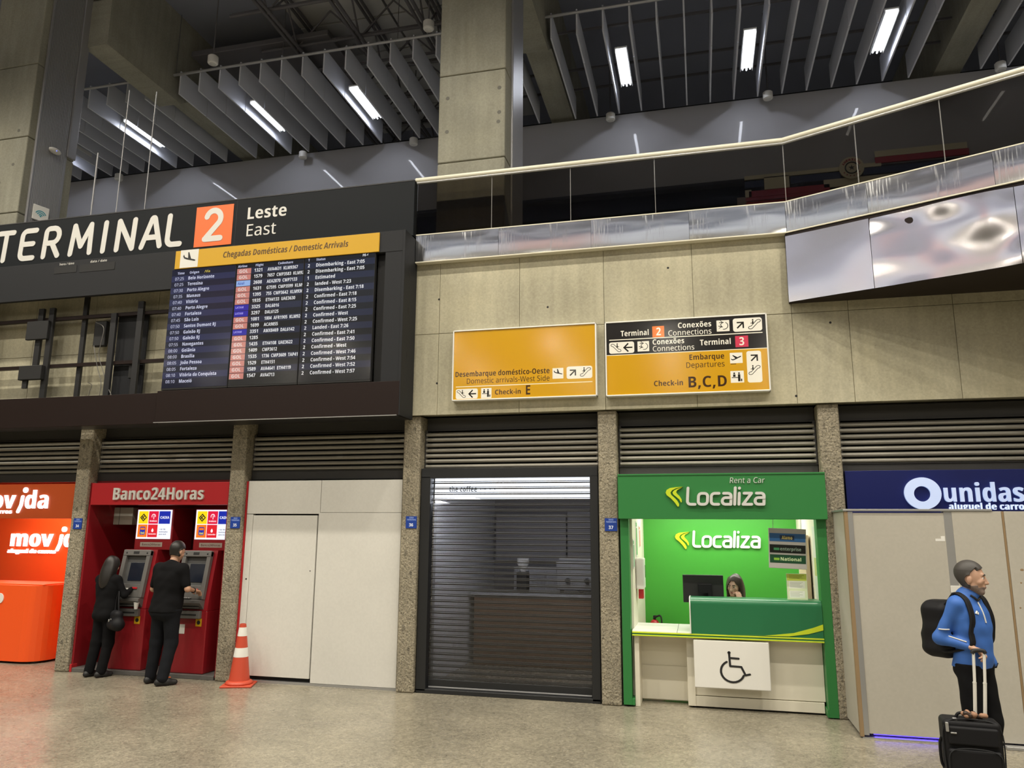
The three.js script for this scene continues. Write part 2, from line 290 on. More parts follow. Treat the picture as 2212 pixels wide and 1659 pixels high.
// roof, beams, baffles
const CY = 10.51, BX = [];
{
  const r = structure('ceiling');
  obj('roof_slab', bx(-16, 27, 12.3, 12.5, -13, 29), M.roof, r);
  for (const x of [-1.59, 6.07, 13.66]) {
    obj('concrete_beam', bx(x - .245, x + .245, 10.72, 12.3, -12, -1), M.concreteShaded, r);
    obj('beam_haunch', prism([[1.0, 10.45], [3.0, 10.45], [3.35, 10.72], [3.35, 12.3], [1.0, 12.3]], .5).rotateY(Math.PI / 2).translate(x - .25, 0, 0), M.concreteShaded, r);
  }
  const panels = { a: bx(-.014, .014, 0, .5, -3.632, -2.76), b: bx(-.014, .014, 0, .5, -5.525, -3.652) };
  for (let k = 0; k < 16; k++) BX.push(5.63 - .4555 * k); for (let k = 0; k < 15; k++) BX.push(6.42 + .461 * k); for (let k = 0; k < 14; k++) BX.push(14.12 + .46 * k, -2.0 - .463 * k);
  for (const x of BX) {
    for (const g of [panels.a, panels.b]) { const m = obj('baffle_panel', g, M.baffle, r); m.position.set(x, CY, 0); }
  }
  obj('baffle_rail', cyl(.028, .028, [-16, 10.93, -2.74], [27, 10.93, -2.74], 10), M.alu, r);
  const hang = []; for (const x of BX) hang.push(cyl(.007, .007, [x, CY + .49, -2.775], [x, 10.95, -2.775], 6)); for (let k = -16; k < 28; k += 2.4) hang.push(cyl(.007, .007, [k + .3, 10.93, -2.74], [k + .3, 12.3, -2.74], 6));
  obj('hanger', hang, M.truss, r);
  const cross = []; for (const z of [-3.4, -4.6, -5.3]) cross.push(bx(-16, 27, CY + .51, CY + .55, z - .02, z + .02)); obj('cross_rail', cross, M.truss, r);
  // paler roof panels seen between the trusses
  const r2 = rnd(8); for (let x = .9; x < 5.0; x += 1.03) for (let z = -8; z < -1; z += 1.1) { const m = obj('roof_panel', bx(x + .02, x + 1.0, 12.2, 12.28, z + .02, z + 1.08, .01), M.roofPanel, r); m.position.y = .02 * r2(); }
  const chord = (a, b, s) => cyl(s, s, a, b, 8), tr = [];
  for (const x of [1.2, 2.55, 3.9]) { for (const dx of [-.05, .05]) { tr.push(chord([x + dx, 11.35, -9], [x + dx, 11.35, -1.0], .035), chord([x + dx, 12.1, -9], [x + dx, 12.1, -1.0], .03)); } for (let z = -8.6; z < -1.2; z += 1.1) { tr.push(chord([x, 11.35, z], [x, 12.1, z + .55], .02), chord([x, 12.1, z + .55], [x, 11.35, z + 1.1], .02)); } }
  for (let z = -8.6; z < -1.5; z += 1.1) { tr.push(chord([.4, 11.42, z], [5.0, 11.42, z], .03), chord([.4, 11.52, z - .08], [5.0, 11.52, z - .08], .025)); for (let x = 1.2; x < 3.9; x += 1.35) tr.push(chord([x, 11.4, z], [x + .67, 12.1, z], .018), chord([x + .67, 12.1, z], [x + 1.35, 11.4, z], .018)); }
  obj('roof_truss', tr, M.truss, r);
  obj('cable_tray', bx(-1.2, 1.9, 11.5, 11.62, -4.9, -3.0, .02), M.truss, r);
}
{ // pale bulkhead behind the baffles and the shopfronts below it
  const w = structure('wall_back');
  obj('bulkhead', bx(-16, 27, 8.87, 10.60, -5.9, -5.74), M.bulkhead, w);
  obj('bulkhead_trim', bx(-16, 27, 8.80, 8.868, -5.92, -5.72), M.charcoal, w);
  obj('shop_front', bx(-16, 27, 5.74, 12.3, -13, -8.6), M.charcoal, w);
  for (let x = -12; x < 20; x += 1.55) obj('shopfront_panel', bx(x, x + 1.45, 5.8, 8.2, -8.6, -8.56, .01), std([.42, .41, .40], .5), w);
  for (const x of [-2, 4, 10, 16]) { const d = thing('added_shop_light', 'added dim strip light brightening the shopfronts behind the balcony', 'lamp', [x, 8.66, -7.2], 0, 'added strip lights over the mezzanine shopfronts'); obj('body', bx(-2, 2, 0, .06, -.05, .05), M.alu, d); obj('lens', bx(-1.95, 1.95, -.008, 0, -.04, .04), glow([1, .92, .8], 3), d); areaLight(3.9, .08, NEUTRAL, 9, [x, 8.64, -7.2], [x, 5, -7.6]); }  // strips added to lift the dark shopfronts behind the glass
}
// the hall behind and beside the camera
{
  const w = structure('wall_rear'); obj('hall_wall', bx(-16, 27, 0, 12.3, 28.7, 29), M.white, w);
  obj('shop_band', bx(-16, 27, 0, 3.1, 28.5, 28.69), M.charcoal, w);
  const o = structure('opposite_mezzanine'); obj('soffit', bx(-16, 27, 6.9, 7.4, 9.6, 28.6), M.white, o); obj('edge_strip', bx(-16, 27, 6.88, 7.5, 9.55, 9.6), M.alu, o);
  for (let x = -16, k = 0; x < 27; x += 3.07, k++) obj('wall_panel', bx(x, x + 3.04, 7.4, 11.2, 16, 16.1, .01), [M.white, M.white, std([.70, .46, .38], .6), M.white][k % 4], o); obj('upper_wall', bx(-16, 27, 7.4, 12.3, 16.1, 16.2), M.roof, o);
  const l = structure('wall_left'); obj('hall_wall', bx(-16.3, -16, 0, 12.3, -13, 29), M.concrete, l);
  const q = structure('wall_right'); obj('hall_wall', bx(27, 27.3, 0, 12.3, -13, 29), M.concrete, q);
}

// ------------------------------------------------------------------ lamps of the hall, with an added wash light
{
  let first; const disc = cyl(.17, .17, [0, -.004, 0], [0, 0, 0], 24), can = lathe([[.17, 0], [.21, -.005], [.22, .02], [.22, .30], [0, .30]], 24);
  const place = ['nearest the facade', 'second from the facade', 'above the space before the viewer', 'above the viewer', 'behind the viewer'];
  [3.5, 6.6].forEach((z, r) => {
    for (let x = -8.6 + (r % 2) * 1.7, k = 1; x <= 21; x += 3.4, k++) {
      const d = thing('downlight', 'round warm pendant downlight of the row ' + place[r], 'lamp', [x, 10.6, z], 0, 'hall downlights in the row ' + place[r]);
      obj('housing', can, M.alu, d); const e = obj('diffuser', disc, glow([1, .93, .78], 6), d); e.position.y = .003; obj('stem', cyl(.012, .012, [0, .3, 0], [0, 1.7, 0], 8), M.alu, d);
      spotLight(WARM, DOWNLIGHT, [x, 10.56, z], [x, 0, z], 76, .6, .1);
    }
  });
  const d = thing('added_wall_washer', 'added unseen long cool wash light brightening the opposite upper wall', 'lamp', [5, 11.6, 14]);  // added out of view to brighten the wall that the steel reflects
  obj('added_washer_body', bx(-20, 20, .0, .14, -.2, .2, .01), M.alu, d); obj('added_washer_lens', bx(-20, 20, -.012, 0, -.17, .17), glow([.9, .92, 1], 1.2), d); obj('stem', [-18, -9, 0, 9, 18].map((x) => cyl(.012, .012, [x, .14, 0], [x, .7, 0], 8)), M.alu, d);
  areaLight(40, .3, COOL, ADDED_WASH, [5, 11.57, 14], [5, 8.6, 16]);
  const sd = cyl(.10, .10, [0, -.004, 0], [0, 0, 0], 20), sr = lathe([[.1, 0], [.13, -.006], [.135, .01], [.1, .012]], 20);
  for (const z of [10.6, 13.4, 17]) for (let x = -7; x <= 20; x += 3) {
    const q = thing('soffit_lamp', 'small warm lamp under the opposite mezzanine above the viewer', 'lamp', [x, 6.89, z], 0, 'small lamps under the opposite mezzanine');
    obj('lens', sd, glow([1, .93, .8], 8), q); obj('trim_ring', sr, M.whiteGloss, q); areaLight(.18, .18, WARM, SOFFIT_LAMP, [x, 6.88, z], [x, 0, z]);
  }
}
// three-tube fittings between the baffles
{
  const t = glow([.86, .9, 1], 2.6, .9), body = [bx(-.11, .11, .045, .075, -.6, .6, .004), bx(-.115, -.105, -.012, .07, -.6, .6), bx(.105, .115, -.012, .07, -.6, .6)];
  for (const [x, n] of [[-7.6, 'behind the left column'], [-5.32, 'half hidden beside the left column'], [-3.17, 'leftmost of three above the black terminal sign'], [-.05, 'between two grey baffles above the orange number square'], [2.2, 'left of the middle concrete column'], [7.57, 'first one right of the middle concrete column'], [9.86, 'in the middle of the right baffle field'], [12.18, 'farthest right among the grey baffles'], [14.9, 'beyond the right edge']]) {
    const d = thing('tube_fitting', 'lit three tube fitting, ' + n, 'lamp', [x, 10.67, -4.22], 0, 'fluorescent fittings between the ceiling baffles');
    obj('tray', body, M.whiteGloss, d); for (const dx of [-.07, 0, .07]) obj('tube', cyl(.016, .016, [dx, dx ? 0.02 : .0, -.585], [dx, dx ? .02 : 0, .585], 12), t, d);
    areaLight(.06, 1.16, COOL, TUBE, [x, 10.645, -4.22], [x, 0, -4.22]);
  }
}
{ // round detectors hanging by the baffles
  const can = lathe([[0, -.075], [.085, -.075], [.095, -.06], [.095, .06], [.08, .075], [0, .075]], 24), ring = lathe([[.06, -.082], [.075, -.078], [.075, -.07], [.06, -.07]], 24);
  for (const [x, y, z, n] of [[.22, 10.45, -1.86, 'above the baffles left of the word Leste'], [4.45, 10.45, -1.86, 'just left of the middle concrete column'], [7.16, 10.44, -5.5, 'low at the bulkhead, right of the middle column'], [10.29, 10.44, -5.42, 'low at the bulkhead above the bent handrail'], [.03, 10.44, -5.52, 'low at the bulkhead above the orange square'], [2.76, 10.44, -5.52, 'low at the bulkhead left of the middle column'], [-5.0, 10.44, -5.5, 'at the bulkhead beside the left column'], [14.4, 10.44, -5.4, 'at the far right end of the bulkhead']]) {
    const d = thing('loudspeaker', 'small round white ceiling speaker ' + n, 'speaker', [x, y, z], 0, 'round white ceiling speakers'); obj('case', can, M.plastic, d); obj('rim', ring, M.whiteGloss, d); obj('stem', cyl(.012, .012, [0, .07, 0], [0, 1.84, 0], 8), M.truss, d);
  }
}

// ================================================================== black terminal sign
{
  const t = thing('terminal_sign', 'long black sign board reading TERMINAL 2 Leste East above the arrivals display', 'sign');
  obj('board', bx(-5, 5.12, 5.755, 6.55, .08, .2, .01), M.black, t);
  obj('seam', [bx(2.43, 2.434, 5.76, 6.55, .199, .2012), bx(-5, 5.11, 6.535, 6.555, .06, .204, .004)], M.darkMetal, t);
  // heavy rounded capitals
  const H = .475, L = {
    T: [[[0, H], [.30, H]], [[.15, H], [.15, 0]]],
    E: [[[.28, H], [.08, H], ...arc(.09, H - .09, .09, .09, 90, 180, 5), [0, .09], ...arc(.09, .09, .09, .09, 180, 270, 5), [.28, 0]], [[0, .245], [.25, .245]]],
    R: [[[0, 0], [0, .40], ...arc(.07, H - .07, .07, .07, 180, 90, 4), [.15, H], ...arc(.16, H - .125, .12, .125, 90, -90, 8), [.02, H - .25]], [[.15, .22], [.30, 0]]],
    M: [[[0, 0], [.03, H], [.20, .12], [.37, H], [.40, 0]]], I: [[[0, 0], [0, H]]], N: [[[0, 0], [0, H], [.31, 0], [.31, H]]],
    A: [[[0, 0], [.15, H - .03], ...arc(.18, H - .03, .03, .03, 160, 20, 3), [.36, 0]], [[.07, .15], [.29, .15]]],
    L: [[[0, H], [0, .10], ...arc(.10, .10, .10, .10, 180, 270, 5), [.25, 0]]],
  };
  const at = [['T', -1.735], ['E', -1.295], ['R', -.855], ['M', -.365], ['I', .215], ['N', .455], ['A', .885], ['L', 1.315]];
  for (const [c, x] of at) { const g = strokeGeo(L[c].map((l) => l.map(([px, py]) => [px * .86, py * .93])), .083, .006); move(shear(g, .05), x, 5.955, .2); obj('letter', g, M.letter, t); }
  const sq = new THREE.Group(); sq.name = 'number_square'; t.add(sq);
  obj('orange_panel', bx(1.772, 2.380, 5.873, 6.484, .199, .206, .003), std([.83, .155, .028], .4), sq);
  obj('numeral', strokeGeo([[...arc(.125, .30, .115, .115, 165, -35, 12), [.02, .02]], [[0, 0], [.25, 0]]], .085, .003).scale(1.0, 1.02, 1).translate(1.945, 5.985, .206), M.letter, sq);
  obj('lettering', words('Leste', fontBold, 2.612, 3.222, 6.225, .175, .199, .004, 0, 6), M.letter, t);
  obj('lettering', words('East', fontSans, 2.615, 3.075, 5.97, .175, .199, .004, 0, 6), M.letter, t);
  obj('hanging_rod', cyl(.012, .012, [-.13, 6.55, .14], [-.13, 7.60, .14], 8), M.cladding, t);
  obj('hanging_rod', cyl(.008, .008, [.32, 6.55, .14], [.32, 8.6, .14], 8), M.cladding, t); obj('hanging_rod', cyl(.008, .008, [.82, 6.55, .14], [.82, 8.5, .14], 8), M.cladding, t);
}
{ // wireless sign and access point on the left column
  const w = thing('wireless_sign', 'small white square sign with a blue signal mark on the left column', 'sign', [-1.755, 7.02, -.47], Math.PI / 2 - .25);
  obj('plate', bx(-.13, .13, -.13, .13, 0, .03, .008), M.whiteGloss, w);
  obj('signal_mark', [.03, .06, .09].map((r) => strokeGeo([arc(0, -.05, r, r, 30, 150, 8)], .016, .002, .03)).concat(cyl(.014, .014, [0, -.05, .03], [0, -.05, .033], 12)), std([.05, .33, .40], .5), w);
  const a = thing('access_point', 'white oval wireless device with a tiny blue light on the left column', 'device', [-1.70, 8.18, -.55]);
  obj('shell', ball(.115, [0, 0, 0], [.55, .42, 1], 24), M.plastic, a); obj('status_light', ball(.011, [.052, -.012, .02], [1, 1, 1], 10), glow([.05, .12, 1], 3), a); obj('bracket', bx(-.08, -.03, -.02, .02, -.04, .04, .004), M.alu, a);
}
// ================================================================== display box below it
const flights = [['07:25', 'Belo Horizonte', 'GOL', '1321', 'AVA4631  KLM9367', '2', 'Disembarking - East 7:05'], ['07:25', 'Teresina', 'GOL', '1579', '7657  CMP3583  KLM928', '2', 'Disembarking - East 7:05'], ['07:30', 'Porto Alegre', 'Azul', '2608', 'AEA2870  CMP7133', '1', 'Estimated'], ['07:35', 'Manaus', 'GOL', '1631', 'G7595  CMP3599  KLM93', '2', 'landed - West 7:23'], ['07:40', 'Vitória', 'GOL', '1395', '755  CMP3642  KLM936', '2', 'Disembarking - East 7:18'], ['07:40', 'Porto Alegre', 'GOL', '1935', 'ETH4133  UAE3630', '2', 'Confirmed - East 7:18'], ['07:40', 'Fortaleza', 'LATAM', '3325', 'DAL6016', '2', 'Confirmed - East 8:15'], ['07:45', 'São Luis', 'LATAM', '3297', 'DAL6125', '2', 'Confirmed - East 7:25'], ['07:50', 'Santos Dumont RJ', 'GOL', '1081', '1804  AFR1905  KLM9267', '2', 'Confirmed - West'], ['07:50', 'Galeão RJ', 'GOL', '1699', 'ACA9855', '2', 'Confirmed - West 7:25'], ['07:50', 'Galeão RJ', 'LATAM', '3351', 'AMX8469  DAL6142', '2', 'Landed - East 7:26'], ['07:55', 'Navegantes', 'GOL', '1285', '', '2', 'Confirmed - East 7:41'], ['08:00', 'Goiânia', 'GOL', '1435', 'ETH4108  UAE3622', '2', 'Confirmed - East 7:50'], ['08:00', 'Brasília', 'GOL', '1409', 'CMP3612', '2', 'Confirmed - West'], ['08:05', 'João Pessoa', 'GOL', '1535', '1736  CMP3609  TAP4170', '2', 'Confirmed - West 7:46'], ['08:05', 'Fortaleza', 'GOL', '1529', 'ETH4151', '2', 'Confirmed - West 7:54'], ['08:10', 'Vitória da Conquista', 'GOL', '1589', 'AVA4641  ETH4119', '2', 'Confirmed - West 7:52'], ['08:10', 'Maceió', 'GOL', '1547', 'AVA4713', '2', 'Confirmed - West 7:57']];
{
  const b = thing('display_box', 'dark metal box projecting from the concrete wall, holding the flight display, its left half open', 'display housing');
  obj('apron', bx(1.645, 5.122, 3.315, 3.742, .44, .5, .004), M.apron, b); obj('apron', bx(-5, 1.64, 3.305, 3.722, .42, .475, .004), M.apron, b);
  obj('bottom_plate', bx(-5, 5.12, 3.312, 3.33, .07, .46), M.darkMetal, b);
  obj('bottom_edge', bx(1.63, 5.10, 3.309, 3.318, .48, .508), M.alu, b);
  obj('side_panel', bx(5.10, 5.135, 3.312, 5.722, .06, .497, .003), M.charcoal, b);
  const hol = []; for (const y of [5.17, 4.69, 4.11]) { const g = ball(.035, [5.135, y, .31], [.06, 1.3, .8], 14); hol.push(g); } each('cable_hole', hol, M.pitch, b);
  obj('stile', bx(4.865, 5.10, 3.742, 5.445, .43, .49, .003), M.charcoal, b); obj('stile_slot', bx(4.73, 4.87, 3.742, 5.445, .36, .40), M.pitch, b);
  obj('top_band', bx(1.735, 5.10, 5.44, 5.722, .43, .494, .003), M.charcoal, b); obj('top_band', bx(-5, 1.73, 5.17, 5.722, .43, .494, .003), M.charcoal, b);
  obj('top_plate', bx(-5, 5.12, 5.70, 5.722, .09, .46), M.charcoal, b);
  obj('clock_window', bx(-.305, .085, 5.54, 5.645, .49, .498), M.pitch, b); obj('clock_window', bx(.135, .735, 5.53, 5.645, .49, .498), M.pitch, b);
  each('clock_lettering', [words('hora / time', fontSans, -.22, .03, 5.663, .033, .494, .002), words('data / date', fontSans, .31, .59, 5.663, .033, .494, .002)], M.letter, b);
  const y = new THREE.Group(); y.name = 'yellow_header'; b.add(y);
  obj('header_panel', bx(1.738, 4.78, 5.447, 5.708, .49, .512, .003), M.yellow, y);
  obj('pictogram_panel', bx(1.82, 2.104, 5.455, 5.712, .512, .514), M.letter, y);
  obj('aircraft_mark', landing(.20).translate(1.965, 5.585, .514), M.rubber, y);
  obj('header_lettering', words('Chegadas Domésticas / Domestic Arrivals', fontBold, 2.49, 4.34, 5.552, .082, .511, .003, .12), std([.09, .045, .012], .5), y);
  // frame inside the open half
  const pb = [];
  obj('frame_rail', bx(-5, 1.66, 4.915, 4.965, .2, .25), M.apron, b); obj('frame_rail', bx(-5, 1.66, 4.205, 4.255, .2, .25), M.apron, b);
  for (const x of [-1.62, .03, 1.62]) obj('frame_post', bx(x - .035, x + .035, 3.72, 5.5, .16, .2), M.darkMetal, b);
  for (const x of [-.47, -.66, .62, 1.06]) obj('mount_rail', bx(x - .045, x + .045, x === -.66 ? 4.2 : 3.72, x === .62 ? 4.95 : 5.1, .25, .29), M.darkMetal, b);
  each('mount_plate', [bx(-.84, -.46, 4.62, 4.9, .29, .34, .01), bx(-.86, -.46, 4.02, 4.23, .29, .36, .01), bx(-.8, -.72, 3.9, 4.03, .3, .33)], M.pitch, b);
  obj('screen_back', bx(.60, 1.1, 3.72, 4.95, .13, .17, .01), M.charcoal, b);
  each('power_box', [bx(.22, .42, 4.5, 4.88, .12, .2, .02), bx(.9, 1.02, 4.0, 4.24, .17, .22, .01)], M.pitch, b);
  each('loose_cable', [tube([[.28, 4.85, .25], [.46, 4.75, .28], [.44, 4.5, .28], [.42, 4.35, .27], [.52, 4.1, .26], [.62, 3.9, .27], [.74, 3.74, .3]], .005), tube([[.3, 4.5, .25], [.36, 4.35, .27], [.42, 4.15, .26], [.5, 3.95, .26], [.5, 3.75, .26]], .005), tube([[.12, 4.0, .1], [.2, 3.95, .1], [.18, 3.85, .11], [.16, 3.75, .1]], .004)], M.atmGrey, b);
  // three upright screens
  const W = 3.045 / 3, X0 = 1.69, cols = [[0, '#10142c'], [1, '#0c0d12'], [2, '#0c0d14']];
  for (let s = 0; s < 3; s++) {
    const tex = print(680, 1130, (g, w, h) => {
      g.fillStyle = cols[s][1]; g.fillRect(0, 0, w, h); const top = s === 0 ? 62 : 40, rh = (h - top - (s === 0 ? 30 : 52)) / 18;
      for (let i = 0; i < 18; i++) if (i % 2 === 0) { g.fillStyle = s === 0 ? '#272c50' : '#20253c'; g.fillRect(0, top + i * rh, w, rh); }
      const put = (t, x, y, px, c, bold = true, squeeze = 1) => { g.save(); g.translate(x, y); g.scale(squeeze, 1); g.font = (bold ? 'bold ' : '') + px + 'px sans-serif'; g.fillStyle = c; g.fillText(t, 0, 0); g.restore(); };
      if (s === 0) { put('Time', 60, 48, 32, '#dfe3ff'); put('Origen', 190, 48, 32, '#dfe3ff'); put('/Via', 350, 48, 32, '#e8d24a'); }
      if (s === 1) { put('Airline', 10, 30, 30, '#dfe3ff'); put('Flight', 190, 30, 30, '#dfe3ff'); put('Codeshare', 420, 30, 30, '#dfe3ff'); }
      if (s === 2) { put('T', 30, 26, 30, '#dfe3ff'); put('Status', 110, 26, 30, '#dfe3ff'); put('pg.2', 560, 16, 28, '#ffffff'); }
      flights.forEach((f, i) => {
        const y = top + i * rh + rh * .74;
        if (s === 0) { put(f[0], 36, y, 40, '#e3e6ff', false); put(f[1], 178, y, 43, '#e6e9ff', true, .92); }
        if (s === 1) {
          g.fillStyle = f[2] === 'GOL' ? '#d8897c' : f[2] === 'Azul' ? '#9fc0f5' : '#2a22a8'; g.fillRect(4, y - rh * .70, 145, rh * .92);
          if (f[2] === 'GOL') put('GOL', 24, y, 42, '#f6e6e0', true, 1.1); else if (f[2] === 'Azul') put('Azul', 18, y - 3, 34, '#3a55b8'); else put('LATAM', 14, y - 8, 26, '#b9b4ff');
          put(f[3], 180, y, 44, '#ffffff', true, .92); put(f[4], 318, y, 43, '#ffffff', true, .80);
        }
        if (s === 2) { put(f[5], 28, y, 42, '#ffffff'); put(f[6], 108, y, 44, '#ffffff', true, .92); }
      });
    });
    const sc = new THREE.Group(); sc.name = 'screen'; b.add(sc);
    obj('screen_case', bx(X0 + s * W + .004, X0 + (s + 1) * W - .004, 3.748, 5.442, .44, .497, .006), M.pitch, sc);
    obj('screen_face', face(X0 + s * W + .010, X0 + (s + 1) * W - .010, 3.775, 5.438, .4985), new THREE.MeshStandardMaterial({ color: 0x050506, roughness: .16, emissive: 0xffffff, emissiveMap: tex, emissiveIntensity: .8 }), sc);
  }
}
// pictograms as flat shapes: an aircraft coming down or going up, an arrow, an escalator, a desk
function landing(s, up) { const sh = [[-.5, .18], [-.44, .30], [-.36, .12], [-.1, .03], [-.12, .45], [-.04, .46], [.14, -.03], [.42, -.10], [.5, -.16], [.42, -.21], [-.2, -.06], [-.42, .03]]; const g = prism(sh.map(([x, y]) => [x * s, y * s]), .002); if (up) g.rotateZ(.75); return g; }

// ================================================================== yellow direction signs
function pict(g, kind, x, y, s) {  // drawn flat print, x y the middle
  g.save(); g.translate(x, y); g.scale(s, s); g.fillStyle = g.strokeStyle = '#15130f'; g.lineJoin = g.lineCap = 'butt';
  if (kind === 'left' || kind === 'up') { if (kind === 'up') g.rotate(Math.PI * .75); g.lineWidth = .16; g.beginPath(); g.moveTo(.5, 0); g.lineTo(-.35, 0); g.stroke(); g.beginPath(); g.moveTo(.05, -.48); g.lineTo(-.42, 0); g.lineTo(.05, .48); g.stroke(); }
  if (kind === 'escU' || kind === 'escD') { if (kind === 'escD') g.scale(-1, 1); g.lineWidth = .055; g.lineJoin = 'round'; g.beginPath(); g.moveTo(-.45, .42); g.bezierCurveTo(-.62, .34, -.5, .14, -.3, .16); g.lineTo(.18, -.38); g.bezierCurveTo(.3, -.5, .62, -.46, .5, -.26); g.bezierCurveTo(.46, -.18, .36, -.2, .3, -.16); g.lineTo(-.18, .36); g.bezierCurveTo(-.26, .44, -.36, .44, -.45, .42); g.stroke(); g.beginPath(); g.arc(-.14, -.44, .07, 0, 7); g.fill(); g.fillRect(-.2, -.34, .12, .3); g.fillRect(-.34, -.16, .3, .06); }
  if (kind === 'land' || kind === 'off') { const sh = [[-.5, .18], [-.44, .30], [-.36, .12], [-.1, .03], [-.12, .45], [-.04, .46], [.14, -.03], [.42, -.10], [.5, -.16], [.42, -.21], [-.2, -.06], [-.42, .03]]; if (kind === 'off') g.rotate(-.7); g.beginPath(); sh.forEach(([a, b], i) => g[i ? 'lineTo' : 'moveTo'](a, -b)); g.fill(); }
  if (kind === 'desk') { for (const [a, t] of [[-.25, 0], [.2, 1]]) { g.beginPath(); g.arc(a, -.36, .085, 0, 7); g.fill(); g.fillRect(a - .11, -.25, .22, t ? .72 : .25); } g.fillRect(-.5, .04, .78, .07); g.fillRect(.36, .22, .11, .25); }
  if (kind === 'conn') { g.lineWidth = .06; g.beginPath(); g.arc(.1, 0, .34, -1.2, 1.9); g.stroke(); for (const [a, b, r] of [[-.12, -.32, 0], [-.2, .06, .3]]) { g.save(); g.translate(a, b); g.rotate(r); g.scale(.42, .42); g.fillRect(-.5, -.08, 1, .16); g.beginPath(); g.moveTo(.1, -.05); g.lineTo(-.3, -.5); g.lineTo(-.15, -.5); g.lineTo(.3, -.05); g.moveTo(.1, .05); g.lineTo(-.3, .5); g.lineTo(-.15, .5); g.lineTo(.3, .05); g.fill(); g.restore(); } }
  g.restore();
}
function round(g, x, y, w, h, r, c) { g.fillStyle = c; g.beginPath(); g.roundRect(x, y, w, h, r); g.fill(); }
function fit(g, t, x, y, w, px, c, bold) { g.save(); g.font = (bold ? 'bold ' : '') + px + 'px sans-serif'; g.fillStyle = c; const k = w / g.measureText(t).width; g.translate(x, y); g.scale(k, 1); g.fillText(t, 0, 0); g.restore(); }
const YEL = '#c99812', INK = '#3b2410', NIGHT = '#1c1a1b', PALE = '#e9e6dc';
function wallSign(name, label, x0, x1, y0, y1, tex) {
  const s = thing(name, label, 'sign', [(x0 + x1) / 2, (y0 + y1) / 2, .052]), w = (x1 - x0) / 2, h = (y1 - y0) / 2, f = .016;
  obj('case', bx(-w + .01, w - .01, -h + .01, h - .01, 0, .085, .004), M.whiteGloss, s);
  obj('frame', [bx(-w, w, h - f, h, .0, .1, .004), bx(-w, w, -h, -h + f, .0, .1, .004), bx(-w, -w + f, -h, h, .0, .1, .004), bx(w - f, w, -h, h, .0, .1, .004)], M.whiteGloss, s);
  obj('printed_face', face(-w + f, w - f, -h + f, h - f, .0865), new THREE.MeshStandardMaterial({ map: tex, roughness: .15 }), s);
}
wallSign('direction_sign', 'plain yellow direction sign reading Desembarque doméstico Oeste and Check-in E', 5.687, 7.52, 3.525, 4.437, print(1500, 746, (g, w, h) => {
  g.fillStyle = YEL; g.fillRect(0, 0, w, h);
  fit(g, 'Desembarque doméstico-Oeste', 14, 500, 1018, 78, INK, true); fit(g, 'Domestic arrivals-West Side', 140, 578, 892, 78, INK);
  round(g, 1060, 450, 112, 112, 4, PALE); pict(g, 'land', 1118, 500, 90); round(g, 1205, 440, 262, 130, 22, PALE); pict(g, 'up', 1270, 505, 84); pict(g, 'escU', 1398, 505, 100);
  g.fillStyle = '#f3ead0'; g.fillRect(28, 604, 1440, 8);
  round(g, 28, 632, 240, 108, 20, PALE); pict(g, 'escD', 88, 688, 88); pict(g, 'left', 208, 688, 84); round(g, 304, 632, 112, 108, 4, PALE); pict(g, 'desk', 360, 684, 92);
  fit(g, 'Check-in', 450, 706, 282, 72, INK, true); fit(g, 'E', 772, 718, 62, 138, INK, true);
}));
wallSign('direction_sign', 'black and yellow direction sign reading Terminal 2, Terminal 3 and Check-in B,C,D', 7.626, 9.503, 3.514, 4.432, print(1500, 740, (g, w, h) => {
  g.fillStyle = YEL; g.fillRect(0, 0, w, h); g.fillStyle = NIGHT; g.fillRect(0, 0, w, 334); g.fillStyle = '#f1ecdd'; g.fillRect(0, 330, w, 7);
  fit(g, 'Terminal', 140, 142, 278, 78, PALE, true); round(g, 448, 56, 114, 114, 2, '#e2762a'); fit(g, '2', 482, 152, 50, 112, PALE, true);
  fit(g, 'Conexões', 690, 88, 318, 76, PALE, true); fit(g, 'Connections', 596, 162, 412, 76, PALE); round(g, 1054, 34, 118, 112, 3, PALE); pict(g, 'conn', 1112, 90, 104); round(g, 1204, 24, 264, 134, 24, PALE); pict(g, 'up', 1272, 92, 86); pict(g, 'escU', 1400, 92, 104);
  g.fillStyle = '#f1ecdd'; g.fillRect(28, 172, 1440, 9);
  round(g, 26, 200, 244, 118, 22, PALE); pict(g, 'escD', 92, 260, 92); pict(g, 'left', 208, 260, 88); round(g, 302, 204, 112, 104, 3, PALE); pict(g, 'conn', 356, 256, 98);
  fit(g, 'Conexões', 444, 244, 306, 74, PALE, true); fit(g, 'Connections', 444, 314, 398, 74, PALE); fit(g, 'Terminal', 892, 276, 290, 78, PALE, true); round(g, 1218, 200, 118, 112, 2, '#c83a56'); fit(g, '3', 1252, 294, 50, 112, PALE, true);
  fit(g, 'Embarque', 784, 418, 330, 76, INK, true); fit(g, 'Departures', 752, 496, 362, 76, INK); round(g, 1162, 366, 114, 104, 3, PALE); pict(g, 'off', 1220, 418, 92); g.fillStyle = INK; g.fillRect(1166, 474, 50, 6);
  fit(g, 'Check-in', 446, 666, 280, 74, INK, true); fit(g, 'B,C,D', 760, 692, 372, 150, INK, true); round(g, 1160, 546, 120, 116, 3, PALE); pict(g, 'desk', 1218, 604, 96); round(g, 1312, 356, 132, 310, 22, PALE); pict(g, 'up', 1382, 424, 84); pict(g, 'escU', 1378, 546, 98);
}));
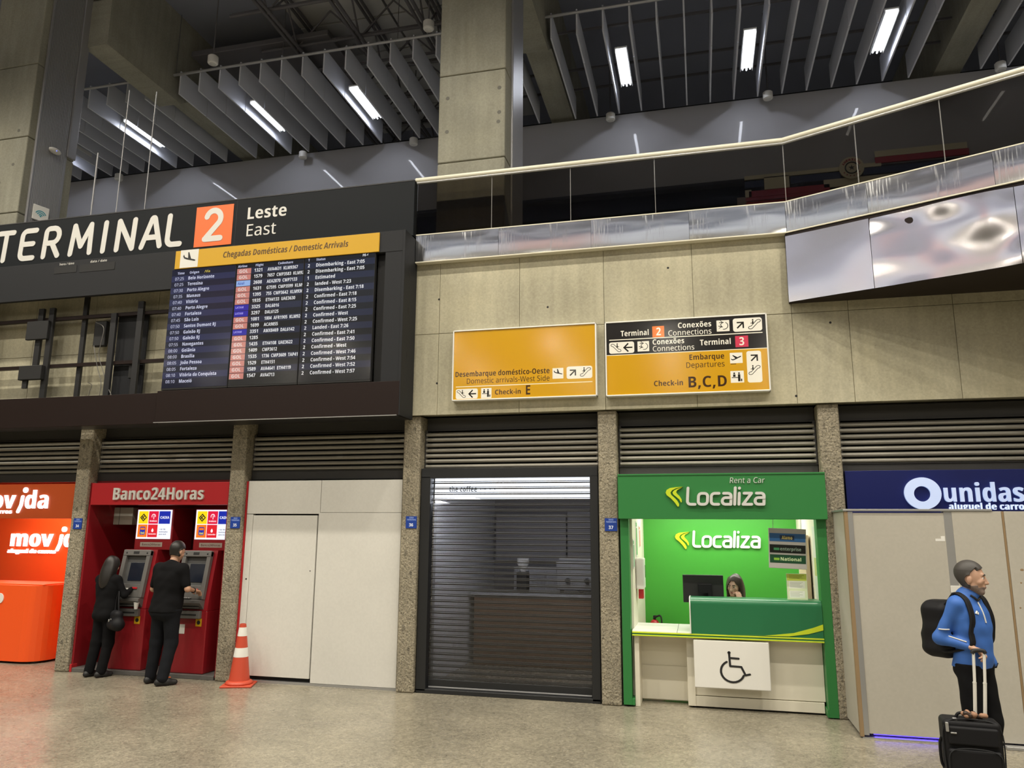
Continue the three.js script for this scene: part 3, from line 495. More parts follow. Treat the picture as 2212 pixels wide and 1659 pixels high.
// blue number plates on the piers
for (const [i, x, y, n, at] of [[0, .065, 1.985, '34', 'orange shop and red bank'], [1, 2.575, 2.01, '35', 'red bank and white boarding'], [2, 5.072, 2.025, '36', 'white boarding and black shutter'], [3, 7.572, 2.008, '37', 'black shutter and green office']]) {
  const t = print(128, 128, (g) => { g.fillStyle = '#1d3f96'; g.fillRect(0, 0, 128, 128); g.fillStyle = '#9fb2e4'; g.font = 'bold 22px sans-serif'; g.fillText('EIXO', 40, 22); g.fillText('TERMINAL', 12, 44); g.fillStyle = '#f0f2fa'; g.font = 'bold 46px sans-serif'; g.fillText(n, 38, 108); });
  const p = thing('number_plate', 'blue plate with the number ' + n + ' on the pier between ' + at, 'plate', [x + .07, y, .001], 0, 'blue number plates on the piers');
  obj('plate', bx(-.073, .073, -.075, .075, 0, .008, .002), M.navy, p); obj('print', face(-.072, .072, -.074, .074, .0086), new THREE.MeshStandardMaterial({ map: t, roughness: .4 }), p);
}

// ================================================================== shutter boxes above every shop
const NAMES = ['beyond the left edge of the view', 'over the orange shopfront', 'over the red bank niche', 'over the white boarding', 'over the closed coffee shop', 'over the green rental counter', 'over the blue rental sign'];
{
  for (let i = -1; i <= 4; i++) {
    const x0 = PX(i) + PW + .008, x1 = PX(i + 1) - .008, w = x1 - x0;
    const b = thing('shutter_box', 'dark shutter box with horizontal metal louvres ' + NAMES[i + 2], 'shutter box', [x0, 0, 0], 0, 'shutter boxes above the shops');
    each('upper_panel', [bx(0, w, 3.20, 3.37, -.30, -.235), bx(0, w, 3.195, 3.205, -.26, -.2)], M.boxMetal, b); obj('back_panel', bx(0, w, 2.6, 3.37, -.34, -.30), M.pitch, b);
    each('lower_band', [bx(0, w, 2.585, 2.695, -.26, -.16, .003), bx(0, w, 2.696, 2.703, -.26, -.145)], M.boxMetal, b);
    each('side_guide', [bx(0, .03, 2.6, 3.2, -.30, -.17), bx(w - .03, w, 2.6, 3.2, -.30, -.17)], M.boxMetal, b);
    const prof = [[-.200, .050], [-.186, .050], [-.168, .044], [-.158, .034], [-.154, .024], [-.158, .010], [-.168, .002], [-.186, 0], [-.200, .0]];
    const bl = prism(prof.map(([z, y]) => [z, y]), w - .03); bl.rotateY(-Math.PI / 2); bl.translate(w - .015, 0, 0);
    for (let k = 0; k < 7; k++) { const m = obj('louvre_slat', bl, M.louver, b); m.position.y = 2.708 + k * .069; }
  }
}

// ================================================================== orange rental shop at the left edge
{
  const w = structure('shop_room_left');
  each('side_wall', [bx(-4.6, -4.4, 0, 2.6, -2.2, -.62), bx(.0, .22, 0, 3.37, -2.2, -.62)], M.redDark, w); obj('back_wall', bx(-4.4, .2, 0, 2.6, -1.75, -1.6), M.movida, w); obj('shop_ceiling', bx(-4.4, .2, 2.55, 2.6, -1.7, -.3), M.movidaDark, w);
  obj('side_lining', bx(-.03, -.002, 0, 2.55, -1.6, -.63), M.movida, w);
  const s = thing('rental_sign', 'dark orange shop sign with white glowing letters at the left edge', 'sign', [0, 0, 0]);
  obj('panel', bx(-2.27, -.02, 2.055, 2.55, -.2, -.1, .006), M.movidaDark, s);
  const wl = glow([.95, .93, 1], 1.5, .85);
  const ovi = (p, x0, k, y, z, m, depth, sx) => {  // the word with its leaning dotted i
    const [a, wa] = spread('mov', fontBold, x0, y, .27 * k, z, depth, sx); obj('letter', a, m, p); const xi = x0 + wa + .012 * k;
    obj('letter', strokeGeo([[[xi, y - .05 * k], [xi + .045 * k, y + .05 * k], [xi + .06 * k, y + .18 * k]]], .05 * k, depth, z), m, p); obj('letter', cyl(.043 * k, .043 * k, [xi + .10 * k, y + .285 * k, z], [xi + .10 * k, y + .285 * k, z + depth], 20), m, p);
    const [b] = spread('da', fontBold, xi + .12 * k, y, .27 * k, z, depth, sx); obj('letter', b, m, p);
  };
  ovi(s, -1.86, .93, 2.20, -.1, wl, .02, 1.08);
  obj('lettering', words('aluguel de carros', fontBold, -2.12, -1.14, 2.125, .058, -.1, .015), wl, s);
  const t = thing('wall_logo', 'white glowing logo letters on the bright orange wall behind the pier', 'sign'), wg = glow([1, .97, 1], 1.5, .85);
  ovi(t, -2.68, 1.0, 1.61, -1.6, wg, .03, 1.12); obj('lettering', words('aluguel de carros', fontBold, -2.72, -1.75, 1.50, .066, -1.6, .03), wg, t);
  const c = thing('rental_counter', 'bright orange curved counter with a pale round badge at the left edge', 'counter');
  const pts = [[-2.4, .32], [-1.0, .32]]; for (let a = 90; a >= 0; a -= 15) pts.push([-.94 + .28 * Math.cos(a * Math.PI / 180), .60 - .28 * Math.sin(a * Math.PI / 180)]); pts.push([-.66, .95], [-2.4, .95]);
  const g = prism(pts, 1.06); g.rotateX(Math.PI / 2); g.translate(0, 1.09, 0); obj('body', metric(scaleZ(g)), M.movida, c);
  obj('top', bx(-2.38, -.72, 1.088, 1.108, -.93, -.40, .01), M.movida, c); obj('plinth', bx(-2.36, -.74, 0, .032, -.92, -.42), M.rubber, c);
  obj('badge', cyl(.075, .075, [-1.40, .90, -.322], [-1.40, .90, -.31], 28), M.whiteGloss, c);
  const h = thing('office_chair', 'orange office chair with a dark base behind the orange counter', 'chair', [-.80, 0, -.95]);
  obj('backrest', bx(-.2, .2, .72, 1.02, -.05, .03, .05), M.movida, h); obj('seat', bx(-.23, .23, .56, .64, -.2, .25, .03), M.movida, h);
  obj('post', cyl(.03, .03, [0, .12, 0], [0, .56, 0], 12), M.rubber, h); obj('back_arm', bx(-.03, .03, .5, .8, -.09, -.05), M.rubber, h);
  for (let k = 0; k < 5; k++) { const a = k * 1.2566, l = obj('leg', [cyl(.022, .016, [0, .13, 0], [.28 * Math.cos(a), .07, .28 * Math.sin(a)], 8), ball(.03, [.28 * Math.cos(a), .03, .28 * Math.sin(a)], [1, 1, 1], 10)], M.rubber, h); }
  const l = thing('ceiling_panel_light', 'lit panel in the ceiling of the orange rental shop', 'lamp', [-1.2, 2.535, -1.0]); obj('panel', bx(-1, .9, 0, .012, -.3, .3), glow([1, .9, .75], 2, .9), l); areaLight(1.8, .5, NEUTRAL, 13, [-1.2, 2.53, -.9], [-1.2, 0, -1.0]);
  const b = thing('floor_strip_light', 'warm strip light low along the orange back wall', 'lamp', [-1.4, .17, -1.57]); obj('strip', bx(-.9, .9, 0, .03, -.02, 0), glow([1, .62, .25], 9, .9), b); areaLight(1.8, .03, new THREE.Color().setRGB(1, .5, .2), 26, [-1.4, .19, -1.54], [-1.4, 0, -1.0]);
}
// ================================================================== red bank niche
{
  const w = structure('bank_niche');
  obj('back_wall', bx(.2, 2.7, .05, 3.2, -1.15, -1.0), M.redDark, w); each('side_wall', [bx(.23, .262, .03, 2.56, -1.0, -.05, .004), bx(2.466, 2.498, .03, 2.56, -1.0, -.05, .004)], M.red, w);
  obj('platform', bx(.262, 2.466, 0, .055, -1.0, -.03, .006), std([.12, .115, .11], .5), w); obj('niche_ceiling', bx(.24, 2.5, 2.56, 2.59, -1.0, -.16), M.redDark, w);
  obj('corner_block', bx(.235, .268, 0, .10, -.12, -.02, .006), M.redSign, w);
  const s = thing('bank_sign', 'red sign board with raised white letters over the cash machines', 'sign');
  obj('panel', bx(.236, 2.492, 2.247, 2.555, -.14, -.05, .006), M.redSign, s);
  obj('letter', words('Banco24Horas', fontBold, .645, 2.10, 2.318, .165, -.05, .025, 0, 6), M.letter, s);
  const m = thing('junction_box', 'pale grey metal box high on the wall of the red niche', 'box', [.36, 2.10, -.52]);
  obj('body', bx(-.225, .225, -.125, .125, -.12, 0, .008), std([.40, .39, .35], .45), m); obj('seam', bx(-.003, .003, -.125, .125, -.001, .0015), M.charcoal, m); obj('arm', bx(-.04, .04, -.05, .05, -.48, -.12), M.redDark, m);
  const p = thing('wall_notice', 'grey notice board on the red wall between the two lit bank displays', 'notice', [1.53, 1.72, -.99]); obj('board', bx(-.11, .11, -.22, .22, 0, .02, .004), std([.22, .17, .17], .5), p); obj('print', bx(-.07, .07, -.16, .12, .02, .022), M.redSign, p);
  const scr = print(512, 366, (g, w, h) => {
    g.fillStyle = '#eef0fb'; g.fillRect(0, 0, w, h); const box = (x, y, a, b, c) => { g.fillStyle = c; g.fillRect(x, y, a, b); };
    box(20, 18, 140, 158, '#f3d313'); box(168, 18, 144, 158, '#d8173c'); box(322, 18, 166, 158, '#1429a0'); box(20, 186, 140, 158, '#f07314'); box(168, 186, 144, 158, '#da1727');
    g.save(); g.translate(90, 98); g.rotate(Math.PI / 4); g.strokeStyle = '#2b2a18'; g.lineWidth = 13; g.strokeRect(-30, -30, 60, 60); g.beginPath(); g.moveTo(-30, 6); g.lineTo(30, 6); g.moveTo(-6, -30); g.lineTo(-6, 30); g.stroke(); g.restore();
    g.strokeStyle = '#fff'; g.lineWidth = 9; g.beginPath(); g.arc(240, 82, 26, 2.6, 6.6); g.stroke(); g.beginPath(); g.moveTo(244, 70); g.lineTo(244, 118); g.stroke(); fit(g, 'bradesco', 186, 150, 108, 26, '#fff', true);
    fit(g, 'CAIXA', 338, 112, 134, 42, '#fff', true);
    round(g, 52, 214, 78, 100, 14, '#1429a0'); g.fillStyle = '#f07314'; g.fillRect(60, 226, 62, 26); fit(g, 'itaú', 62, 304, 60, 38, '#f6e72a', true);
    g.fillStyle = '#fff'; g.beginPath(); g.moveTo(240, 232); g.quadraticCurveTo(270, 268, 240, 282); g.quadraticCurveTo(208, 268, 240, 232); g.fill(); fit(g, 'Santander', 182, 312, 116, 24, '#fff', true);
    fit(g, '+ de 150', 338, 252, 92, 22, '#3a3f52', true); fit(g, 'instituições', 338, 284, 128, 22, '#3a3f52', true); fit(g, 'para você', 338, 314, 108, 22, '#3a3f52', true);
  });
  const machine = (x, n) => {
    const a = thing('cash_machine', 'red and grey cash machine ' + n, 'cash machine', [x, .055, -.08], 0, 'cash machines in the red niche');
    obj('lower_body', bx(0, .52, 0, .80, -.80, 0, .015), M.red, a); obj('foot', bx(.02, .50, -.002, .02, -.78, -.02), M.rubber, a);
    const side = prism([[-.80, .80], [0, .80], [-.02, .95], [-.14, 1.58], [-.80, 1.58]], .52); side.rotateY(-Math.PI / 2); side.translate(.52, 0, 0); obj('upper_body', side, M.red, a);
    const f = new THREE.Group(); f.name = 'fascia'; a.add(f); f.position.set(0, 1.24, -.036); f.rotation.x = -.187;
    const O = M.atmGrey;
    each('fascia_frame', [bx(.03, .09, -.30, .33, -.03, .03, .006), bx(.41, .47, -.30, .33, -.03, .03, .006), bx(.03, .47, .255, .34, -.03, .035, .012), bx(.09, .41, -.30, -.12, -.03, .018, .006)], O, f);
    obj('screen_recess', bx(.09, .41, -.12, .255, -.03, -.022), std([.10, .10, .10], .4), f);
    obj('screen', bx(.15, .40, -.075, .17, -.022, -.014, .004), new THREE.MeshStandardMaterial({ color: 0x0b0d12, roughness: .25, emissive: 0x20242e, emissiveIntensity: .5 }), f);
    each('camera_window', [bx(.2, .29, .28, .315, .034, .037), ball(.014, [.09, .295, .034], [1, 1, .4], 12), ball(.014, [.42, .295, .034], [1, 1, .4], 12)], M.rubber, f);
    obj('card_slot', bx(.28, .37, -.19, -.165, .018, .032, .004), M.redSign, f); obj('receipt_slot', bx(.13, .23, -.2, -.18, .018, .03, .004), M.plastic, f);
    const k = new THREE.Group(); k.name = 'keypad_shelf'; a.add(k);
    obj('shelf', prism([[-.12, .83], [-.02, .80], [.09, .905], [.085, .935], [-.05, .965], [-.12, .965]], .40).rotateY(-Math.PI / 2).translate(.46, 0, 0), O, k);
    const keys = []; for (let r = 0; r < 4; r++) for (let c = 0; c < 4; c++) keys.push(bx(.16 + c * .034, .186 + c * .034, .962, .97, -.02 + r * .026, 0 + r * .026, .003)); each('key', keys, M.alu, k);
    each('cash_slot', [bx(.10, .42, .835, .85, .0, .06, .004), bx(.08, .44, .70, .80, -.01, .05, .01)], O, k); obj('slot_mouth', bx(.13, .39, .742, .76, .045, .053), M.rubber, k);
    obj('brand_strip', bx(.475, .51, .97, 1.52, -.04, 0, .004).applyMatrix4(new THREE.Matrix4().makeRotationX(-.187).setPosition(0, .03, .145)), std([.62, .2, .2], .5), a);
    obj('yellow_sticker', [bx(.36, .45, .60, .70, 0, .003)], M.yellow, a); obj('sticker_mark', cyl(.026, .026, [.405, .65, .003], [.405, .65, .005], 16), M.rubber, a);
    if (n.startsWith('at')) obj('paper_label', bx(.10, .20, .50, .62, 0, .003), M.plastic, a);
    const d = thing('bank_display', 'lit bank display above the machine ' + n, 'display', [x + .09, 1.78, -.27], 0, 'lit bank displays in the red niche');
    obj('housing', bx(-.02, .59, -.15, .42, -.45, -.012, .01), M.redDark, d); obj('wall_arm', bx(.2, .4, .1, .3, -.72, -.45), M.redDark, d);
    obj('screen_face', face(.0, .565, 0, .405, -.005), new THREE.MeshStandardMaterial({ color: 0x222222, roughness: .3, emissive: 0xffffff, emissiveMap: scr, emissiveIntensity: 1.15 }), d);
    areaLight(.56, .40, NEUTRAL, 1.0, [x + .37, 1.98, -.265], [x + .37, 1.98, 3]);
    obj('name_label', face(.08, .44, -.108, -.045, -.010), new THREE.MeshStandardMaterial({ roughness: .5, map: print(256, 44, (g) => { g.fillStyle = '#a79c92'; g.fillRect(0, 0, 256, 44); fit(g, 'Banco24Horas', 18, 33, 220, 30, '#5a3a36', true); }) }), d);
  };
  machine(.79, 'on the left, used by the woman in black'); machine(1.745, 'at right, used by the man in black');
  const c = thing('paper_cup', 'small white paper cup left on the front of the left cash machine', 'cup', [1.235, .858, .015]); obj('cup_body', lathe([[.022, 0], [.034, .085], [.036, .087], [.031, .085], [.02, .004], [0, .004]], 20), M.letter, c);
}
// ================================================================== white boarding
{
  const w = thing('white_boarding', 'white painted hoarding with a flush door closing the shop right of the bank', 'hoarding');
  obj('red_edge', bx(2.73, 2.752, .02, 2.56, -.16, -.07), M.redSign, w);
  obj('board_panel', bx(2.755, 3.83, 2.128, 2.565, -.14, -.08, .004), M.white, w); obj('board_panel', bx(3.836, 4.972, 2.148, 2.565, -.14, -.08, .004), M.white, w); obj('board_panel', bx(3.816, 4.972, .03, 2.144, -.14, -.078, .004), M.white, w);
  obj('board_panel', bx(2.755, 2.85, .03, 2.122, -.14, -.083, .003), M.white, w);
  const d = new THREE.Group(); d.name = 'flush_door'; w.add(d); obj('door_leaf', bx(2.856, 3.797, .078, 2.108, -.135, -.08, .004), M.white, d);
  obj('latch_hole', [cyl(.008, .008, [3.735, 1.40, -.081], [3.735, 1.40, -.079], 10), bx(2.80, 2.82, 1.27, 1.29, -.084, -.0815)], M.darkMetal, d);
  obj('backing', bx(2.73, 4.99, 0, 2.58, -.19, -.145), M.pitch, w); obj('floor_trim', bx(2.76, 4.98, 0, .028, -.15, -.075), M.alu, w);
}
{ // traffic cone
  const c = thing('traffic_cone', 'orange traffic cone with two white bands in front of the white boarding', 'cone', [2.95, 0, .13], .35);
  obj('base', [bx(-.19, .19, 0, .022, -.19, .19, .008), lathe([[0, .02], [.165, .02], [.17, .035], [.155, .055], [.135, .065], [0, .065]], 40)], std([.56, .075, .035], .45), c);
  const R = (y) => .128 - (y - .05) * .128, band = (y0, y1, o) => lathe([[R(y0) + o, y0], [R(y1) + o, y1], [R(y1) + o - .006, y1], [R(y0) + o - .006, y0], [R(y0) + o, y0]], 40);
  obj('body', [band(.05, .74, 0), lathe([[R(.74), .74], [R(.74) - .012, .745], [R(.74) - .012, .69]], 30)], std([.56, .072, .035], .42), c);
  obj('white_band', band(.345, .455, .0015), M.whiteGloss, c); obj('white_band', band(.595, .70, .0015), M.whiteGloss, c); obj('top_hole', cyl(.014, .014, [0, .715, R(.7) - .012], [0, .715, R(.7) - .005], 12), M.rubber, c);
}
// ================================================================== closed coffee shop behind a see-through shutter
{
  const s = thing('roller_shutter', 'closed black see-through roller shutter between two granite piers', 'shutter');
  obj('side_frame', bx(5.236, 5.362, 0, 2.60, -.18, -.05, .006), M.shutterFrame, s); obj('side_frame', bx(7.388, 7.486, 0, 2.60, -.18, -.05, .006), M.shutterFrame, s);
  obj('bottom_bar', [bx(5.236, 7.486, 0, .05, -.17, -.05, .006), bx(5.362, 7.388, .05, .15, -.16, -.13, .004)], M.shutterFrame, s); obj('bottom_trim', bx(5.375, 7.375, .055, .072, -.13, -.118, .003), M.cladding, s);
  obj('head_bar', bx(5.236, 7.486, 2.575, 2.70, -.18, -.05, .006), M.shutterFrame, s);
  const rail = merge([bx(5.362, 7.388, 0, .017, -.165, -.140, .003), bx(5.362, 7.388, .0225, .033, -.162, -.138, .003)]), pane = bx(5.365, 7.385, .034, .0675, -.153, -.151);
  const pm = phys([.66, .65, .64], .04, { transmission: 1, thickness: 0, ior: 1.5 });
  for (let k = 0; k < 35; k++) { const a = obj('shutter_slat', rail, M.shutter, s); a.position.y = .155 + k * .0692; const b = obj('slat_pane', pane, pm, a); }
  const w = structure('coffee_room');
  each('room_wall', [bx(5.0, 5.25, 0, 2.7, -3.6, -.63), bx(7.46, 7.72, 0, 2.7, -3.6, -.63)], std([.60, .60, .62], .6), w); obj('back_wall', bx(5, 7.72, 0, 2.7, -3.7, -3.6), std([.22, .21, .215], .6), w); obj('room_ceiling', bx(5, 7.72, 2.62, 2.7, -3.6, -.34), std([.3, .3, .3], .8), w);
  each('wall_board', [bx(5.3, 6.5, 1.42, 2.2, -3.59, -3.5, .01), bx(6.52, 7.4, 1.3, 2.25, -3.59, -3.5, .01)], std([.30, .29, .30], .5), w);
  const l = thing('light_box', 'long glowing white light box with thin black lettering behind the shutter top', 'sign', [0, 0, -.26]);
  obj('box', bx(5.34, 7.40, 2.31, 2.59, -.12, 0, .004), M.alu, l); obj('lit_face', face(5.35, 7.39, 2.318, 2.585, .001), new THREE.MeshStandardMaterial({ color: 0x999999, roughness: .4, emissive: new THREE.Color().setRGB(.80, .88, 1), emissiveIntensity: 4.5, emissiveMap: print(1024, 134, (g, w, h) => { g.fillStyle = '#fff'; g.fillRect(0, 0, w, h); fit(g, 'the coffee', 96, 86, 190, 46, '#10131a', true); fit(g, '·~ · ·', 300, 84, 110, 36, '#3b4150'); }) }), l);
  areaLight(2.0, .25, COOL, 3.2, [6.37, 2.45, -.255], [6.37, 1.6, 3]); areaLight(2.0, .10, COOL, 75, [6.37, 2.306, -.32], [6.0, .8, -2.4]);
  const c = thing('coffee_counter', 'dim coffee counter with a wooden front inside the closed shop', 'counter', [6.3, 0, -2.1]); obj('front', bx(-.95, .8, 0, .98, -.5, 0, .01), std([.17, .105, .065], .5), c); obj('worktop', bx(-1.0, .85, .98, 1.02, -.55, .04, .006), std([.35, .35, .36], .3), c);
  const q = thing('coffee_machine', 'grey coffee machine standing on the dim counter', 'coffee machine', [6.9, 1.02, -2.35]); obj('body', bx(-.32, .32, .06, .48, -.22, .22, .03), M.cladding, q); obj('cup_tray', bx(-.28, .28, .48, .52, -.18, .18, .01), M.alu, q); each('group_head', [cyl(.035, .035, [-.14, .2, .22], [-.14, .2, .3], 14), cyl(.035, .035, [.14, .2, .22], [.14, .2, .3], 14)], M.rubber, q); each('foot', [cyl(.03, .03, [-.25, 0, .1], [-.25, .06, .1], 10), cyl(.03, .03, [.25, 0, .1], [.25, .06, .1], 10), cyl(.03, .03, [0, 0, -.15], [0, .06, -.15], 10)], M.rubber, q);
  const gg = thing('coffee_grinder', 'small dark coffee grinder left on the dim counter', 'grinder', [6.05, 1.02, -2.3]); obj('base', bx(-.08, .08, 0, .3, -.1, .1, .02), M.rubber, gg); obj('hopper', lathe([[.04, .3], [.09, .42], [.09, .5], [0, .5]], 18), M.plastic, gg);
  const f = thing('fridge_cabinet', 'pale upright cabinet against the back wall of the coffee shop', 'cabinet', [6.15, 0, -3.2]); obj('body', bx(-.45, .6, 0, 1.35, -.3, .05, .01), std([.5, .5, .52], .4), f); each('door', [bx(-.43, .07, .08, 1.3, .05, .065, .004), bx(.085, .58, .08, 1.3, .05, .065, .004)], std([.45, .45, .47], .35), f); obj('handle', cyl(.008, .008, [.05, .6, .09], [.05, .9, .09], 8), M.alu, f);
}

// ================================================================== green rental counter
function localiza(p, x0, x1, y, cap, z, depth, m) {  // rounded square lettering, leaning slightly
  const r = .28, o = (w) => [...arc(w - r, 1 - r, r, r, 0, 90, 4), ...arc(r, 1 - r, r, r, 90, 180, 4), ...arc(r, r, r, r, 180, 270, 4), ...arc(w - r, r, r, r, 270, 360, 4), [w, 1 - r]];
  const G = { L: [[[[0, 1.5], [0, .3], ...arc(.3, .3, .3, .3, 180, 270, 4), [.68, 0]]], .95], o: [[o(.8)], 1.12], c: [[[[.66, 1], ...arc(r, 1 - r, r, r, 90, 180, 4), ...arc(r, r, r, r, 180, 270, 4), [.66, 0]]], .96], a: [[[[.1, 1], ...arc(.75 - r, 1 - r, r, r, 90, 0, 4), [.75, 0], ...arc(.26, .3, .26, .3, 270, 90, 6), [.75, .6]]], 1.08], l: [[[[0, 1.5], [0, 0]]], .36], i: [[[[0, 1], [0, 0]], [[0, 1.45], [0, 1.48]]], .36], z: [[[[.05, 1], [.68, 1], [0, 0], [.72, 0]]], 1.0] };
  const gs = []; let x = 0; for (const ch of 'Localiza') { const [ls, adv] = G[ch]; gs.push(strokeGeo(ls, .25, depth / (cap / 1.5)).translate(x, 0, 0)); x += adv; }
  const tot = x - .33 + .25, k = cap / 1.5;
  gs.forEach((g, i) => { g.scale((x1 - x0) / tot, k * .9, k); shear(g, .08); g.translate(x0 + .12 * k, y + .11 * k, z); obj('letter', g, m, p); });
}
function swoosh(p, x, y, s, z, depth, m) {  // the two curved strokes beside the name
  const P = [[[750, 790], [690, 794], [645, 800], [618, 815], [609, 838], [618, 858], [648, 882], [676, 912], [702, 950], [712, 948], [714, 930], [700, 902], [676, 876], [654, 856], [648, 838], [662, 818], [695, 802]], [[742, 796], [705, 806], [676, 820], [664, 836], [670, 852], [694, 872], [716, 892], [730, 918], [736, 912], [735, 892], [720, 866], [702, 848], [694, 834], [702, 818], [722, 806]]];
  for (const q of P) obj('swoosh', prism(q.map(([a, b]) => [(a - 607) / 160 * s, (950 - b) / 160 * s]).reverse(), depth).translate(x, y, z), m, p);
}
{
  const w = structure('rental_room');
  each('side_wall', [bx(7.727, 7.87, 0, 2.6, -2.1, -.17), bx(9.925, 10.0, 0, 2.6, -2.1, -.17)], M.cream, w); obj('back_wall', bx(7.6, 10.1, 0, 2.65, -2.2, -2.02), M.greenWall, w); obj('room_ceiling', bx(7.73, 10.0, 2.4, 2.6, -2.02, -.1), M.cream, w);
  const r = thing('rental_surround', 'green portal frame and sign board reading Localiza around the rental counter', 'shopfront');
  obj('jamb', [bx(7.748, 7.845, .02, 2.09, -.20, 0, .004), bx(7.845, 7.875, .02, .09, -.2, 0, .003)], M.green, r); obj('jamb', [bx(9.908, 10.008, .012, 2.09, -.20, 0, .004), bx(9.895, 9.91, .012, .09, -.2, 0, .003)], M.green, r);
  obj('sign_board', [bx(7.738, 10.02, 2.075, 2.58, -.06, .08, .005), bx(7.738, 10.02, 2.572, 2.592, -.06, .088, .003)], M.green, r);
  localiza(r, 8.51, 9.375, 2.225, .205, .08, .025, std([.62, .62, .60], .4)); swoosh(r, 8.285, 2.215, .225, .08, .022, M.lime);
  obj('lettering', shear(words('Rent a Car', fontSans, 0, .375, 0, .062, 0, .01), .12).translate(9.005, 2.478, .08), std([.55, .62, .55], .4), r);
  const b = thing('wall_logo', 'white raised logo lettering on the bright green back wall', 'sign'); localiza(b, 8.535, 9.445, 1.71, .225, -2.02, .03, std([.88, .86, .78], .4)); swoosh(b, 8.305, 1.69, .235, -2.02, .028, std([.72, .78, .02], .4));
  const l = thing('ceiling_panel_light', 'lit panel in the ceiling of the green rental office', 'lamp', [8.9, 2.38, -1.3]); obj('panel', bx(-.8, .8, 0, .015, -.3, .3, .003), glow([1, .97, .86], 3, .9), l); areaLight(1.6, .6, NEUTRAL, 8, [8.9, 2.37, -1.3], [8.9, 0, -1.3]);
  const s = thing('spot_rail', 'row of small lamps behind the top of the green sign board', 'lamp', [8.9, 2.16, -.2]); obj('rail', bx(-.95, .95, .0, .03, -.03, .03, .004), M.whiteGloss, s); obj('lamp_face', bx(-.9, .9, -.004, 0, -.02, .02), glow([1, .97, .88], 3, .9), s); areaLight(1.8, .06, NEUTRAL, 17, [8.9, 2.15, -.2], [8.9, 1.0, -1.25]);
  // counter
  const c = thing('service_counter', 'white counter with a green upper desk and lime stripes in the rental office', 'counter');
  obj('base_panel', bx(8.475, 9.905, .135, .765, -.75, -.16, .005), M.cream, c); obj('plinth', bx(8.475, 9.89, .02, .128, -.74, -.15, .004), M.cream, c); obj('end_panel', bx(8.455, 8.54, .02, .765, -.75, -.145, .004), M.cream, c); obj('shadow_gap', bx(8.5, 9.9, 0, .025, -.72, -.19), M.pitch, c);
  obj('niche_side', bx(7.876, 7.93, .0, .77, -.75, -.05, .004), M.cream, c); obj('niche_back', bx(7.9, 8.46, .02, .77, -.5, -.36, .004), M.cream, c); obj('niche_panel', bx(7.93, 8.455, .03, .40, -.36, -.345, .003), M.cream, c);
  obj('low_top', bx(7.86, 8.53, .79, .828, -.75, .0, .006), M.whiteGloss, c); obj('low_top_joint', bx(8.36, 8.364, .79, .829, -.74, .001), M.charcoal, c);
  obj('under_top', bx(7.86, 9.905, .765, .79, -.75, -.02), M.cream, c);
  for (const [y0, y1] of [[.768, .784], [.798, .814]]) obj('lime_stripe', bx(7.86, 9.908, y0, y1, -.03, .012, .003), M.lime, c); obj('green_stripe', bx(7.86, 9.908, .783, .799, -.03, .008), M.greenDesk, c);
  const pr = [[-.42, 1.19]]; for (let a = 90; a >= 0; a -= 15) pr.push([-.05 + .06 * Math.cos(a * Math.PI / 180), 1.14 + .06 * Math.sin(a * Math.PI / 180)]); pr.push([.008, .815], [-.03, .815], [-.06, 1.12], [-.42, 1.15]);
  const dk = prism(pr, 1.395); dk.rotateY(-Math.PI / 2); dk.translate(9.905, 0, 0); obj('upper_desk', dk, M.greenDesk, c); obj('desk_trim', tube([[8.512, .815, .012], [8.512, 1.0, .012], [8.512, 1.14, .012], [8.512, 1.185, -.02], [8.512, 1.2, -.08], [8.512, 1.19, -.4]], .007, 8), M.whiteGloss, c);
  obj('lime_curve', prism([[8.9, .815], [9.3, .822], [9.6, .86], [9.80, .92], [9.905, .96], [9.905, .90], [9.75, .855], [9.55, .825]], .004).translate(0, 0, .009), M.lime, c);
  obj('worktop', bx(8.51, 9.905, .80, .825, -.85, -.06), M.whiteGloss, c);
  const v = new THREE.Group(); v.name = 'access_panel'; c.add(v); obj('panel', bx(8.535, 9.34, .245, .752, -.03, .005, .012), M.whiteGloss, v); obj('panel_bracket', bx(8.6, 9.28, .4, .6, -.15, -.03), M.alu, v);
  const ic = [[...arc(.15, .165, .15, .15, 118, 340, 16)], [[.115, .43], [.122, .24], [.265, .235], [.315, .12], [.37, .135]], [[.12, .355], [.235, .35]]];
  obj('wheelchair_mark', [strokeGeo(ic.slice(0, 1), .028, .003), strokeGeo(ic.slice(1), .028, .003), cyl(.021, .021, [.115, .43, 0], [.115, .43, .003], 14)].map((g) => g.scale(.82, .74, 1).translate(8.82, .31, .005)), M.rubber, v);
  // things on and around the counter
  const m = thing('computer_monitor', 'black computer monitor seen from behind on the rental counter', 'monitor', [8.665, .825, -.52], .04);
  obj('case', bx(-.235, .235, .28, .60, -.03, .015, .008), M.rubber, m); obj('rear_bulge', bx(-.06, .1, .33, .5, .015, .04, .01), M.packBlack, m); obj('stand', [bx(-.02, .06, .03, .4, .01, .04, .006), bx(-.12, .14, 0, .02, -.1, .1, .006)], M.rubber, m);
  const n = thing('notice_stand', 'pale notices in an upright holder on the green desk', 'notice', [9.685, 1.19, -.17], .05);
  obj('holder', bx(-.11, .11, 0, .29, -.008, 0, .002), phys([.9, .92, .85], .1, { transmission: .6, thickness: 0 }), n); obj('holder_foot', bx(-.11, .11, 0, .006, -.05, .05, .002), M.plastic, n);
